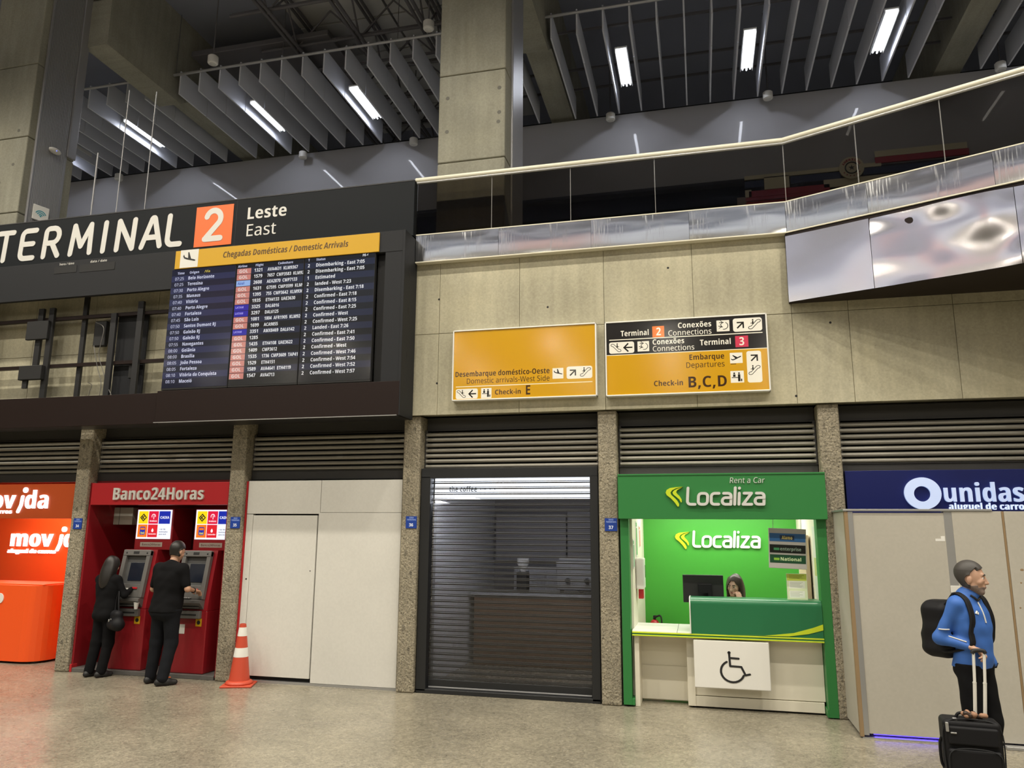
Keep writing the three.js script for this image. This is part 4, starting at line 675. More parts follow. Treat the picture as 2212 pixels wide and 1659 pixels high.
  obj('print', face(-.105, .105, .01, .285, .001), new THREE.MeshStandardMaterial({ roughness: .5, map: print(256, 340, (g, w, h) => { g.fillStyle = '#c9d45a'; g.fillRect(0, 0, w, h); g.fillStyle = '#dfe6c4'; g.fillRect(0, 90, w, 250); g.fillStyle = '#f0f1e8'; g.fillRect(24, 96, 208, 96); g.fillRect(24, 226, 200, 92); g.fillStyle = '#8d9a30'; for (let i = 0; i < 3; i++) g.fillRect(30, 14 + i * 20, 196 - i * 30, 7); g.fillStyle = '#9a9a90'; for (let i = 0; i < 5; i++) g.fillRect(36, 110 + i * 16, 170 - (i % 3) * 20, 4); for (let i = 0; i < 4; i++) g.fillRect(36, 240 + i * 18, 160 - (i % 2) * 40, 4); }) }), n);
  const h = thing('hanging_sign', 'grey hanging sign with three dark brand strips above the desk', 'sign', [9.60, 1.755, -.10], .02); h.rotation.z = -.035;
  obj('board', bx(-.2, .2, -.22, .22, -.015, .015, .004), std([.40, .39, .37], .45), h); each('wire', [cyl(.003, .003, [-.15, .22, 0], [-.15, .33, 0], 6), cyl(.003, .003, [.15, .22, 0], [.15, .33, 0], 6)], M.alu, h);
  [['Alamo', '#2f5f93', '#d3c06a', .12], ['enterprise', '#141815', '#8fa596', -.005], ['National', '#17442c', '#c9d8a8', -.115]].forEach(([t, a, b2, y]) => obj('brand_strip', [face(-.19, .19, y - .045, y + .045, .0165)], new THREE.MeshStandardMaterial({ roughness: .35, map: print(320, 76, (g) => { g.fillStyle = a; g.fillRect(0, 0, 320, 76); if (t === 'Alamo') { g.fillStyle = '#1b3350'; g.fillRect(92, 16, 130, 46); } if (t !== 'Alamo') { g.fillStyle = t === 'National' ? '#7fae3a' : '#3f8a5a'; g.fillRect(36, 30, 50, 22); } fit(g, t, t === 'Alamo' ? 110 : 92, 54, t === 'Alamo' ? 96 : 190, 42, b2, true); }) }), h));
  const pb = thing('door_panel', 'pale beige door leaf standing in the right side of the rental office', 'door', [9.905, 0, -1.0]); obj('leaf', bx(-.05, 0, .02, 1.9, -.35, .30, .006), std([.58, .45, .30], .55), pb); obj('handle', cyl(.008, .008, [-.055, 1.0, .2], [-.09, 1.0, .2], 8), M.alu, pb);
  const ds = thing('hand_dispenser', 'white wall dispenser with a red tip on the left side wall', 'dispenser', [7.872, 1.42, -.58]); obj('body', bx(0, .10, -.18, .19, -.2, .05, .02), M.whiteGloss, ds); obj('tip', bx(.02, .08, -.30, -.18, -.14, -.04, .01), M.redSign, ds); obj('side_window', bx(.1, .103, -.05, .1, -.16, -.12), M.charcoal, ds);
  for (const [z, y0, y1, col, nm] of [[-.75, 1.62, 2.06, '#3aa23c', 'tall green poster on the left side wall of the rental office'], [-1.25, 1.72, 2.0, '#d86a55', 'narrow red and white poster on the left side wall'], [-.30, 1.5, 1.84, '#7fb48c', 'small pale green poster nearest the left jamb']]) {
    const p = thing('wall_poster', nm, 'poster', [7.872, (y0 + y1) / 2, z]); p.rotation.y = Math.PI / 2; const hh = (y1 - y0) / 2; obj('sheet', bx(-.11, .11, -hh, hh, 0, .004), M.letter, p); each('printed_block', [bx(-.05, .06, -hh * .9, hh * .6, .004, .006), bx(-.09, .02, hh * .68, hh * .9, .004, .006)], new THREE.MeshStandardMaterial({ color: col, roughness: .5 }), p);
  }
  const e = thing('fire_extinguisher', 'red fire extinguisher at the foot of the green wall', 'extinguisher', [8.0, .3, -1.9]); obj('cylinder', lathe([[0, 0], [.07, 0], [.075, .02], [.075, .36], [.05, .42], [.025, .44], [0, .44]], 24), M.redSign, e); obj('valve', [cyl(.02, .02, [0, .44, 0], [0, .49, 0], 12), bx(-.015, .09, .48, .495, -.012, .012, .003)], M.rubber, e); obj('hose', tube([[.01, .47, .02], [.08, .5, .05], [.10, .38, .06], [.09, .2, .05]], .011), M.rubber, e); obj('stand', bx(-.09, .09, -.3, 0, -.09, .09, .005), M.cream, e);
  const pp = thing('wall_paper', 'tall white paper column notice on the right side wall of the rental office', 'notice', [9.92, 1.55, -.35]); obj('sheet', bx(-.004, 0, -.35, .45, -.1, .12), M.letter, pp); obj('printed_block', bx(-.006, -.004, -.1, .1, -.06, .08), std([.5, .55, .2], .6), pp);
}
// ================================================================== blue rental sign and the drywall hoarding before it
{
  const s = thing('rental_sign', 'dark blue shop sign with glowing pale letters and a ring', 'sign'), gl = glow([.40, .58, 1], .62, .5);
  obj('panel', bx(10.25, 12.47, 2.0, 2.612, -.15, -.05, .004), M.navy, s);
  const ring = new THREE.Shape(); ring.absellipse(0, 0, .182, .172, 0, Math.PI * 2); const hol = new THREE.Path(); hol.absellipse(-.005, -.005, .083, .083, 0, Math.PI * 2); ring.holes.push(hol);
  obj('ring', flat(new THREE.ExtrudeGeometry(ring, { depth: .03, bevelEnabled: false, curveSegments: 28 })).translate(11.015, 2.358, -.05), gl, s);
  obj('letter', words('unidas', fontBold, 11.225, 11.985, 2.268, .195, -.05, .03, 0, 8), gl, s); obj('lettering', words('aluguel de carros', fontBold, 11.262, 12.02, 2.185, .068, -.05, .02), glow([.5, .65, 1], .8, .6), s);
  areaLight(.9, .3, new THREE.Color().setRGB(.4, .55, 1), .7, [11.5, 2.36, -.012], [11.5, 2.36, 4]);
  const h = thing('drywall_hoarding', 'pale drywall hoarding on metal studs standing out before the blue rental shop', 'hoarding');
  obj('board', bx(10.16, 10.995, .045, 2.135, .66, .705, .003), M.drywall, h); obj('board', bx(11.065, 11.498, .04, 2.15, .66, .712, .003), M.drywall, h); obj('board', bx(11.522, 12.72, .04, 2.15, .66, .712, .003), M.drywall, h);
  obj('side_board', bx(10.085, 10.10, .03, 2.15, .0, .66, .003), M.drywall, h);
  obj('stud', bx(10.115, 10.162, .03, 2.145, .63, .712, .003), M.alu, h); obj('stud', bx(10.992, 11.068, .03, 2.15, .63, .708, .003), M.alu, h); obj('stud', bx(10.06, 10.085, .03, 2.165, -.06, -.02, .002), M.alu, h);
  obj('wood_edge', bx(10.082, 10.116, .015, 2.145, .655, .712, .003), M.wood, h); obj('wood_seam', bx(11.50, 11.521, .04, 2.15, .65, .706, .002), M.wood, h);
  each('top_rail', [bx(10.07, 11.42, 2.150, 2.172, .655, .72, .003), bx(10.07, 10.1, 2.15, 2.17, -.05, .66, .003)], M.alu, h);
  each('joint_patch', [bx(10.90, 10.985, 1.86, 1.885, .704, .7065), bx(10.95, 10.985, 1.885, 1.91, .704, .7065)], M.whiteGloss, h); each('screw_mark', [ball(.011, [11.62, 1.6, .712], [1.4, 1, .1], 8), ball(.008, [11.57, 1.25, .712], [1, 1, .1], 8), ball(.008, [11.6, 1.48, .712], [1, 1, .1], 8)], M.wood, h);
  each('floor_track', [bx(10.1, 12.72, 0, .012, .655, .715), bx(11.3, 11.75, 0, .03, .72, .80, .006)], M.alu, h); obj('socket_plate', bx(10.99, 11.075, 1.375, 1.44, .708, .715, .002), M.plastic, h);
  const b = thing('blue_floor_light', 'thin blue light glowing under the foot of the drywall hoarding', 'lamp', [10.5, .014, .60]); obj('strip', bx(-.28, .3, 0, .02, -.02, 0), glow([.10, .06, 1], 2.5, .5), b); areaLight(.55, .02, new THREE.Color().setRGB(.16, .1, 1), 7, [10.5, .03, .61], [10.5, 0, .9]);
  const w = structure('blue_room'); obj('back_wall', bx(10.2, 12.6, 0, 3.3, -1.3, -1.2), M.navy, w); each('side_wall', [bx(10.0, 10.24, 0, 3.37, -1.3, -.62), bx(12.5, 12.7, 0, 3.37, -1.3, -.62)], M.charcoal, w);
}
// ================================================================== things seen through the bronze glass
{
  const d = thing('diner_sign', 'cream, red and blue striped diner sign with a round star badge behind the bronze glass', 'sign', [0, 0, -5.72]);
  const C = std([.72, .66, .45], .5), R = std([.45, .02, .04], .5), B = std([.02, .035, .10], .5), D = std([.05, .05, .05], .5);
  each('cream_band', [bx(9.78, 11.9, 8.82, 8.90, 0, .03), bx(11.9, 12.3, 8.84, 8.92, 0, .03), bx(9.78, 9.9, 8.45, 8.60, 0, .03), bx(10.15, 10.62, 8.58, 8.84, 0, .03), bx(11.25, 12.6, 8.50, 8.66, 0, .03)], C, d);
  each('blue_band', [bx(9.78, 10.14, 8.65, 8.78, 0, .03), bx(10.65, 11.56, 8.66, 8.80, 0, .03), bx(11.98, 13.6, 8.70, 8.82, 0, .03)], B, d);
  each('red_band', [bx(9.85, 11.35, 8.44, 8.57, 0, .03), bx(12.2, 13.82, 8.90, 9.02, 0, .035)], R, d); obj('upper_band', bx(12.2, 13.8, 9.025, 9.15, 0, .035), C, d);
  each('awning', [bx(9.78, 11.6, 8.36, 8.42, 0, .06), bx(9.78, 11.6, 8.28, 8.33, 0, .06)], R, d); obj('end_post', bx(9.62, 9.8, 8.2, 8.45, 0, .05), std([.3, .24, .2], .5), d);
  const bd = new THREE.Group(); bd.name = 'badge'; d.add(bd); bd.position.set(11.765, 8.845, .035);
  obj('disc', cyl(.225, .225, [0, 0, 0], [0, 0, .03], 40), C, bd); const rg = new THREE.TorusGeometry(.115, .012, 8, 40); rg.translate(0, 0, .032); obj('ring', flat(rg), D, bd);
  const st = []; for (let k = 0; k < 10; k++) { const a = Math.PI / 2 + k * Math.PI / 5, q = k % 2 ? .022 : .055; st.push([q * Math.cos(a), q * Math.sin(a)]); } obj('star', prism(st, .01).translate(0, 0, .028), D, bd);
  const le = []; 'AMERICAN'.split('').forEach((ch, k) => { const a = (150 - k * 17) * Math.PI / 180; const g = words(ch, fontBold, -.02, .02, 0, .045, 0, .006); g.rotateZ(a - Math.PI / 2); g.translate(.145 * Math.cos(a), .145 * Math.sin(a), .028); le.push(g); }); for (let k = 0; k < 6; k++) { const a = (215 + k * 22) * Math.PI / 180; le.push(cyl(.012, .012, [.168 * Math.cos(a), .168 * Math.sin(a), .028], [.168 * Math.cos(a), .168 * Math.sin(a), .036], 8)); } obj('badge_lettering', le, R, bd);
  const b = thing('red_banner', 'upright red and cream banner stand behind the bronze glass', 'banner', [5.55, 5.74, -2.9]); obj('sheet', bx(-.17, .17, .05, 1.92, 0, .01), std([.62, .12, .08], .5), b); obj('head_block', bx(-.17, .17, 1.72, 1.92, .01, .013), std([.7, .5, .35], .5), b); obj('mark', [bx(-.1, .1, 1.62, 1.66, .01, .013), ball(.05, [.0, 1.2, .01], [1, 1, .1], 12)], D, b); obj('foot', bx(-.2, .2, 0, .05, -.08, .08, .01), M.alu, b);
  const t = thing('trolley_case', 'dark suitcase with a raised handle behind the left end of the bronze glass', 'suitcase', [5.29, 5.74, -.75 - .65]); obj('shell', bx(-.2, .2, .04, .55, -.12, .12, .04), M.packBlack, t); obj('handle', [cyl(.008, .008, [-.08, .5, 0], [-.08, .88, 0], 8), cyl(.008, .008, [.08, .5, 0], [.08, .88, 0], 8), cyl(.011, .011, [-.085, .88, 0], [.085, .88, 0], 8)], M.plastic, t); each('wheel', [cyl(.025, .025, [-.17, .025, -.08], [-.14, .025, -.08], 12), cyl(.025, .025, [.14, .025, -.08], [.17, .025, -.08], 12), cyl(.025, .025, [-.17, .025, .08], [-.14, .025, .08], 12), cyl(.025, .025, [.14, .025, .08], [.17, .025, .08], 12)], M.rubber, t);
}

// ================================================================== people: one smooth surface over a jointed skeleton
const cap = (a, b, ra, rb = ra, s) => ({ a, b, ra, rb, s });
function boneField(bones, k) {
  const B = bones.map((q) => ({ ax: q.a[0], ay: q.a[1], az: q.a[2], dx: q.b[0] - q.a[0], dy: q.b[1] - q.a[1], dz: q.b[2] - q.a[2], ra: q.ra, rb: q.rb, s: q.s || 1 })).map((q) => ({ ...q, l2: q.dx ** 2 + q.dy ** 2 + q.dz ** 2 || 1e-9 }));
  return (x, y, z) => {
    let d = 1e3;
    for (const q of B) {
      const px = x - q.ax, py = y - q.ay, pz = z - q.az, t = sat((px * q.dx + py * q.dy + pz * q.dz) / q.l2), ex = px - t * q.dx, ey = py - t * q.dy, ez = (pz - t * q.dz) / q.s;
      const e = Math.sqrt(ex * ex + ey * ey + ez * ez) - (q.ra + (q.rb - q.ra) * t), h = Math.max(k - Math.abs(d - e), 0) / k; d = Math.min(d, e) - h * h * k * .25;
    }
    return d;
  };
}
const ell = (c, r) => (x, y, z) => { const a = (x - c[0]) / r[0], b = (y - c[1]) / r[1], e = (z - c[2]) / r[2], q = Math.sqrt(a * a + b * b + e * e); return (q - 1) * Math.min(...r); };
const smin = (a, b, k) => { const h = Math.max(k - Math.abs(a - b), 0) / k; return Math.min(a, b) - h * h * k * .25; };
function netOf(f, lo, hi, h) {  // surface nets
  const n = [0, 1, 2].map((i) => Math.ceil((hi[i] - lo[i]) / h) + 1), [nx, ny, nz] = n, v = new Float32Array(nx * ny * nz), id = new Int32Array(nx * ny * nz).fill(-1), at = (i, j, k) => (k * ny + j) * nx + i;
  for (let k = 0; k < nz; k++) for (let j = 0; j < ny; j++) for (let i = 0; i < nx; i++) v[at(i, j, k)] = f(lo[0] + i * h, lo[1] + j * h, lo[2] + k * h);
  const P = [], I = [];
  for (let k = 0; k < nz - 1; k++) for (let j = 0; j < ny - 1; j++) for (let i = 0; i < nx - 1; i++) {
    let m = 0, c = [0, 0, 0]; const s = (a, b) => { const va = v[at(i + a[0], j + a[1], k + a[2])], vb = v[at(i + b[0], j + b[1], k + b[2])]; if ((va < 0) !== (vb < 0)) { const t = va / (va - vb); for (let q = 0; q < 3; q++) c[q] += a[q] + (b[q] - a[q]) * t; m++; } };
    const b0 = v[at(i, j, k)] < 0; let same = true; for (let q = 1; q < 8 && same; q++) same = (v[at(i + (q & 1), j + ((q >> 1) & 1), k + (q >> 2))] < 0) === b0; if (same) continue;
    for (const [a, b] of EDGES) s(a, b);
    id[at(i, j, k)] = P.length / 3; P.push(lo[0] + (i + c[0] / m) * h, lo[1] + (j + c[1] / m) * h, lo[2] + (k + c[2] / m) * h);
  }
  for (let k = 1; k < nz - 1; k++) for (let j = 1; j < ny - 1; j++) for (let i = 1; i < nx - 1; i++) {
    const a = v[at(i, j, k)] < 0;
    const q = (p0, p1, p2, p3, flip) => { const w = [p0, p1, p2, p3].map((p) => id[at(...p)]); if (w.includes(-1)) return; if (flip) w.reverse(); I.push(w[0], w[1], w[2], w[0], w[2], w[3]); };
    if (a !== v[at(i + 1, j, k)] < 0) q([i, j - 1, k - 1], [i, j, k - 1], [i, j, k], [i, j - 1, k], !a);
    if (a !== v[at(i, j + 1, k)] < 0) q([i - 1, j, k - 1], [i - 1, j, k], [i, j, k], [i, j, k - 1], !a);
    if (a !== v[at(i, j, k + 1)] < 0) q([i - 1, j - 1, k], [i, j - 1, k], [i, j, k], [i - 1, j, k], !a);
  }
  const N = new Float32Array(P.length), e = h * .6; for (let q = 0; q < P.length; q += 3) { const [x, y, z] = [P[q], P[q + 1], P[q + 2]], gx = f(x + e, y, z) - f(x - e, y, z), gy = f(x, y + e, z) - f(x, y - e, z), gz = f(x, y, z + e) - f(x, y, z - e), l = Math.hypot(gx, gy, gz) || 1; N[q] = gx / l; N[q + 1] = gy / l; N[q + 2] = gz / l; }
  const g = new THREE.BufferGeometry(); g.setAttribute('position', new THREE.Float32BufferAttribute(P, 3)); g.setAttribute('normal', new THREE.BufferAttribute(N, 3)); const uv = new Float32Array(P.length / 3 * 2); for (let q = 0; q < uv.length / 2; q++) { uv[2 * q] = P[3 * q] * 3; uv[2 * q + 1] = P[3 * q + 1] * 3; } g.setAttribute('uv', new THREE.BufferAttribute(uv, 2)); g.setIndex(I); return g;
}
const EDGES = []; for (let a = 0; a < 8; a++) for (const b of [1, 2, 4]) if (!(a & b)) EDGES.push([[a & 1, (a >> 1) & 1, a >> 2], [(a | b) & 1, ((a | b) >> 1) & 1, (a | b) >> 2]]);
const V = (a) => new THREE.Vector3(...a), A = (v) => v.toArray();
// palm, four fingers of different length and a thumb; dir: forearm direction, pal: the way the palm looks, side 1 or -1 puts the thumb
function handBones(w, dir, pal, side, curl, s = 1) {
  const d = V(dir).normalize(), n = V(pal).addScaledVector(d, -V(pal).dot(d)).normalize(), t = d.clone().cross(n).multiplyScalar(side), out = [], W = V(w);
  const len = [[.044, .026, .02], [.047, .03, .021], [.044, .027, .02], [.034, .021, .018]], off = [.030, .010, -.011, -.031], r = [.0092, .0096, .0090, .0080];
  const pt = (base, along, across, out2) => base.clone().addScaledVector(d, along * s).addScaledVector(t, across * s).addScaledVector(n, out2 * s);
  for (let f = 0; f < 4; f++) {
    const k = pt(W, f === 0 || f === 3 ? .085 : .09, off[f], 0); out.push(cap(A(pt(W, .012, off[f] * .6, 0)), A(k), .015 * s, .0125 * s));
    let p = k, ang = 0; for (let j = 0; j < 3; j++) { ang += curl[f] * [1, 1.15, .8][j]; const q = p.clone().addScaledVector(d, Math.cos(ang) * len[f][j] * s).addScaledVector(n, Math.sin(ang) * len[f][j] * s).addScaledVector(t, (off[f] * .12) * s); out.push(cap(A(p), A(q), r[f] * s, (r[f] - .001) * s)); p = q; }
  }
  const b = pt(W, .025, .028, .006), m = pt(W, .055, .052, .02), e2 = pt(W, .085, .052, .036), e3 = pt(W, .105, .042, .046); out.push(cap(A(b), A(m), .0145 * s, .012 * s), cap(A(m), A(e2), .011 * s, .010 * s), cap(A(e2), A(e3), .0098 * s, .0085 * s));
  return out;
}
function headField(o) {
  const j = o.jaw ?? 1, parts = boneField([cap([-.03, .038, .078], [.03, .038, .078], .014), cap([0, .028, .088], [0, -.024, .112], .0085, .0125), cap([-.012, -.028, .098], [.012, -.028, .098], .0085), cap([-.02, -.053, .086], [.02, -.053, .086], .0085), cap([-.017, -.064, .085], [.017, -.064, .085], .0085), cap([-.013, -.096, .068], [.013, -.096, .068], .020 * j), cap([-.045, -.02, .06], [-.035, -.005, .075], .018), cap([.045, -.02, .06], [.035, -.005, .075], .018)], .012);
  const sk = ell([0, .042, -.012], [.077, .098, .098]), fc = ell([0, -.028, .022], [.060, .082, .072]), jw = boneField([cap([-.05, -.05, .0], [-.018, -.095, .055], .022, .018), cap([.05, -.05, .0], [.018, -.095, .055], .022, .018)], .02), ear = [ell([-.079, -.002, -.008], [.010, .031, .018]), ell([.079, -.002, -.008], [.010, .031, .018])];
  return (x, y, z) => {
    let d = smin(sk(x, y, z), fc(x, y, z), .04); d = smin(d, jw(x, y, z), .025); d = smin(d, parts(x, y, z), .014);
    for (const s of [-1, 1]) { const q = Math.hypot(x - s * .032, (y - .016) * 1.2, z - .099) - .0155; const h = Math.max(.010 - Math.abs(d + q), 0) / .010; d = Math.max(d, -q) + h * h * .0025; }
    return Math.min(smin(d, ear[0](x, y, z), .006), smin(d, ear[1](x, y, z), .006));
  };
}
let last = null;   // the field of the garment made last, so that straps and zips can lie on it
const onFront = (f, x, y, dir = 1) => { let z = dir * .5; for (let i = 0; i < 220 && f(x, y, z) > 0; i++) z -= dir * .003; return z; };
function buildPerson(o) {
  const p = thing('person', o.label, 'person', o.pos, o.turn), s = o.scale ?? 1, J = {}; for (const k in o.J) J[k] = o.J[k].map((c) => c * s);
  const S = (a) => a.map((c) => c * s), w = o.width ?? 1, lean = (q) => { const h = .95 * s, y = q[1] - h; return y < 0 || !o.lean ? q : [q[0] + (o.sway ?? 0) * y, q[1], q[2] + o.lean * y]; };
  const C = (a, b, ra, rb, sq) => cap(lean(S(a)), lean(S(b)), ra * s, (rb ?? ra) * s, sq), L = (a, b, ra, rb) => cap(a, b, ra * s, rb * s);
  const rows = [[.90, .072, .100, -.012], [1.0, .068, .098, 0], [1.10, .062, .092, .008], [1.22, .078, .098, .008], [1.32, .095, .092, -.002], [1.395, .125, .066, -.012]];
  const torso = (t) => { const c = []; for (const u of [-1, -.34, .34, 1]) for (let i = 0; i + 1 < rows.length; i++) { const [y, x, r, z] = rows[i], [Y, X, R2, Z] = rows[i + 1]; c.push(C([u * x * w, y, z], [u * X * w, Y, Z], r * w + t, R2 * w + t)); } return c.concat(C([-.165 * w, 1.402, -.012], [.165 * w, 1.402, -.012], .050 * w + t), C([-.06, 1.43, -.02], [.06, 1.43, -.02], .05 * w + t), C([0, 1.43, -.02], [0, 1.47, -.012], .062 * w + t, .05 + t)); };
  const seat = (t) => [C([-.065 * w, .89, -.05], [.065 * w, .89, -.05], .088 * w + t)];
  const arm = (q, t) => J['el' + q] ? [L(lean(J['sh' + q]), J['el' + q], .044 * w + t, .037 + t), L(J['el' + q], J['wr' + q], .037 + t, .026 + t)] : [];
  const leg = (q, t, f = 0) => J['kn' + q] ? [L(J['hp' + q], J['kn' + q], .083 * w + t, .056 + t + f), L(J['kn' + q], J['an' + q], .055 + t + f, .038 + t + f * 1.6)] : [];
  const neck = [cap(lean(S([0, 1.42, -.012])), V(J.head).add(V([0, -.05, -.012]).multiplyScalar(s)).toArray(), .056 * s, .052 * s)];
  const full = boneField([...torso(-.014), ...seat(-.012), ...arm('L', -.004), ...arm('R', -.004), ...leg('L', -.012), ...leg('R', -.012), ...neck], .035 * s);
  const lo = [-.5, o.low ?? 0, -.5].map((c) => c * s), hi = [.5, 1.62, .62].map((c) => c * s);
  const gs = [netOf(full, lo, hi, .016)];
  // head in its own frame
  const hs = (o.head.s ?? 1) * s, hq = new THREE.Matrix4().makeRotationFromEuler(new THREE.Euler(o.head.pitch ?? 0, o.head.yaw ?? 0, o.head.roll ?? 0, 'YXZ')).setPosition(...J.head), put = (g) => g.scale(hs, hs, hs).applyMatrix4(hq);
  const hf = headField(o.head); gs.push(put(netOf(hf, [-.12, -.14, -.13], [.12, .16, .15], .0042)));
  for (const h of o.hands ?? []) { const b = handBones(J['wr' + h.q], h.dir, h.pal, h.side, h.curl, s * (h.s ?? 1)); b.push(cap(J['wr' + h.q], V(J['wr' + h.q]).addScaledVector(V(h.dir).normalize(), .03 * s).toArray(), .027 * s, .021 * s)); const c = J['wr' + h.q]; gs.push(netOf(boneField(b, .008), c.map((k) => k - .21), c.map((k) => k + .21), .0042)); }
  const body = obj('body', gs.map((g) => g.toNonIndexed()), o.skin, p);
  const cloth = (name, bones, k, clip, m, h = .013) => { const f0 = boneField(bones, k), f = (x, y, z) => { const wob = .0026 * Math.sin(x * 31 + y * 17) * Math.sin(y * 23 + z * 29 + x * 7); return Math.max(f0(x, y, z) + wob, clip(x / s, y / s, z / s)); }; last = f; return obj(name, flat(netOf(f, lo, hi, h)), m, p); };
  const cut = (q, frac) => { const e = V(J['sh' + q]).lerp(V(J['el' + q]), frac); return A(e); };
  const sleeves = (q) => !J['el' + q] ? [] : o.shortSleeve ? [L(lean(J['sh' + q]), cut(q, .78), .058 * w, .054)] : [L(lean(J['sh' + q]), J['el' + q], .054 * w, .046), L(J['el' + q], A(V(J['el' + q]).lerp(V(J['wr' + q]), .97)), .046, .033)];
  cloth(o.top[0], [...torso(.016), ...seat(.012), ...sleeves('L'), ...sleeves('R'), ...(o.collar ? [cap(lean(S([0, 1.44, -.012])), A(V(J.head).add(V([0, -.115, -.015]).multiplyScalar(s))), .068 * s, .064 * s)] : [])], .04 * s, (x, y) => Math.max((o.hem ?? .84) - y, 0 * x - 1), o.top[1]);
  const topField = last;
  if (J.knL) {
    const l = cloth(o.bottom[0], [C([-.075 * w, .93, -.005], [.075 * w, .93, -.005], .117 * w), ...seat(.008), ...leg('L', .012, .012), ...leg('R', .012, .012)], .03 * s, (x, y) => Math.max(y - ((o.hem ?? .84) + .04), .035 - y), o.bottom[1]);
    for (const q of ['L', 'R']) { const a = J['an' + q], t = o.toe[q], d = V([Math.sin(t), 0, Math.cos(t)]), e = (u, y, x = 0) => A(V(a).addScaledVector(d, u * s).setY(y * s).add(V([Math.cos(t) * x * s, 0, -Math.sin(t) * x * s]))); const f0 = boneField([cap(e(-.05, .045), e(.06, .05), .042 * s, .042 * s), cap(e(.06, .042), e(.15, .034), .044 * s, .034 * s), cap(e(-.01, .07), e(0, .12), .043 * s, .042 * s)], .03), f = (x, y, z) => Math.max(f0(x, y, z), .002 - y), c = e(.05, .07); const sh = obj('shoe', flat(netOf(f, [c[0] - .2, -.01, c[2] - .2], [c[0] + .2, .19, c[2] + .2], .008)), o.shoe, p); }
  }
  const hair = (name, f, m, h = .0055) => obj(name, put(flat(netOf(f, [-.16, o.head.long ? -.42 : -.16, -.19], [.16, .17, .15], h))), m, p);
  const face = () => { for (const q of [-1, 1]) { obj('eye', put(ball(.0125, [q * .032, .014, .0795], [1.05, .72, 1])), M.eye, p); obj('iris', put(ball(.0070, [q * .032 + (o.head.look ?? 0), .0135, .0885], [1, .95, .75], 12)), M.rubber, p); obj('eyebrow', put(merge([cyl(.0035, .005, [q * .048, .036, .088], [q * .032, .041, .0945], 8), cyl(.005, .0045, [q * .032, .041, .0945], [q * .014, .037, .098], 8)])), o.hairMat, p); } obj('lips', put(merge([cyl(.0045, .0058, [-.02, -.0575, .0905], [0, -.0565, .098], 8), cyl(.0058, .0045, [0, -.0565, .098], [.02, -.0575, .0905], 8), cyl(.004, .006, [-.018, -.0625, .089], [0, -.0645, .0955], 8), cyl(.006, .004, [0, -.0645, .0955], [.018, -.0625, .089], 8)])), M.lips, p); };
  return { p, J, put, hf, hair, face, s, lean, S, topField };
}
M.eye = std([.75, .73, .70], .25); M.lips = std([.42, .16, .13], .5); M.stubble = std([.20, .15, .13], .8);
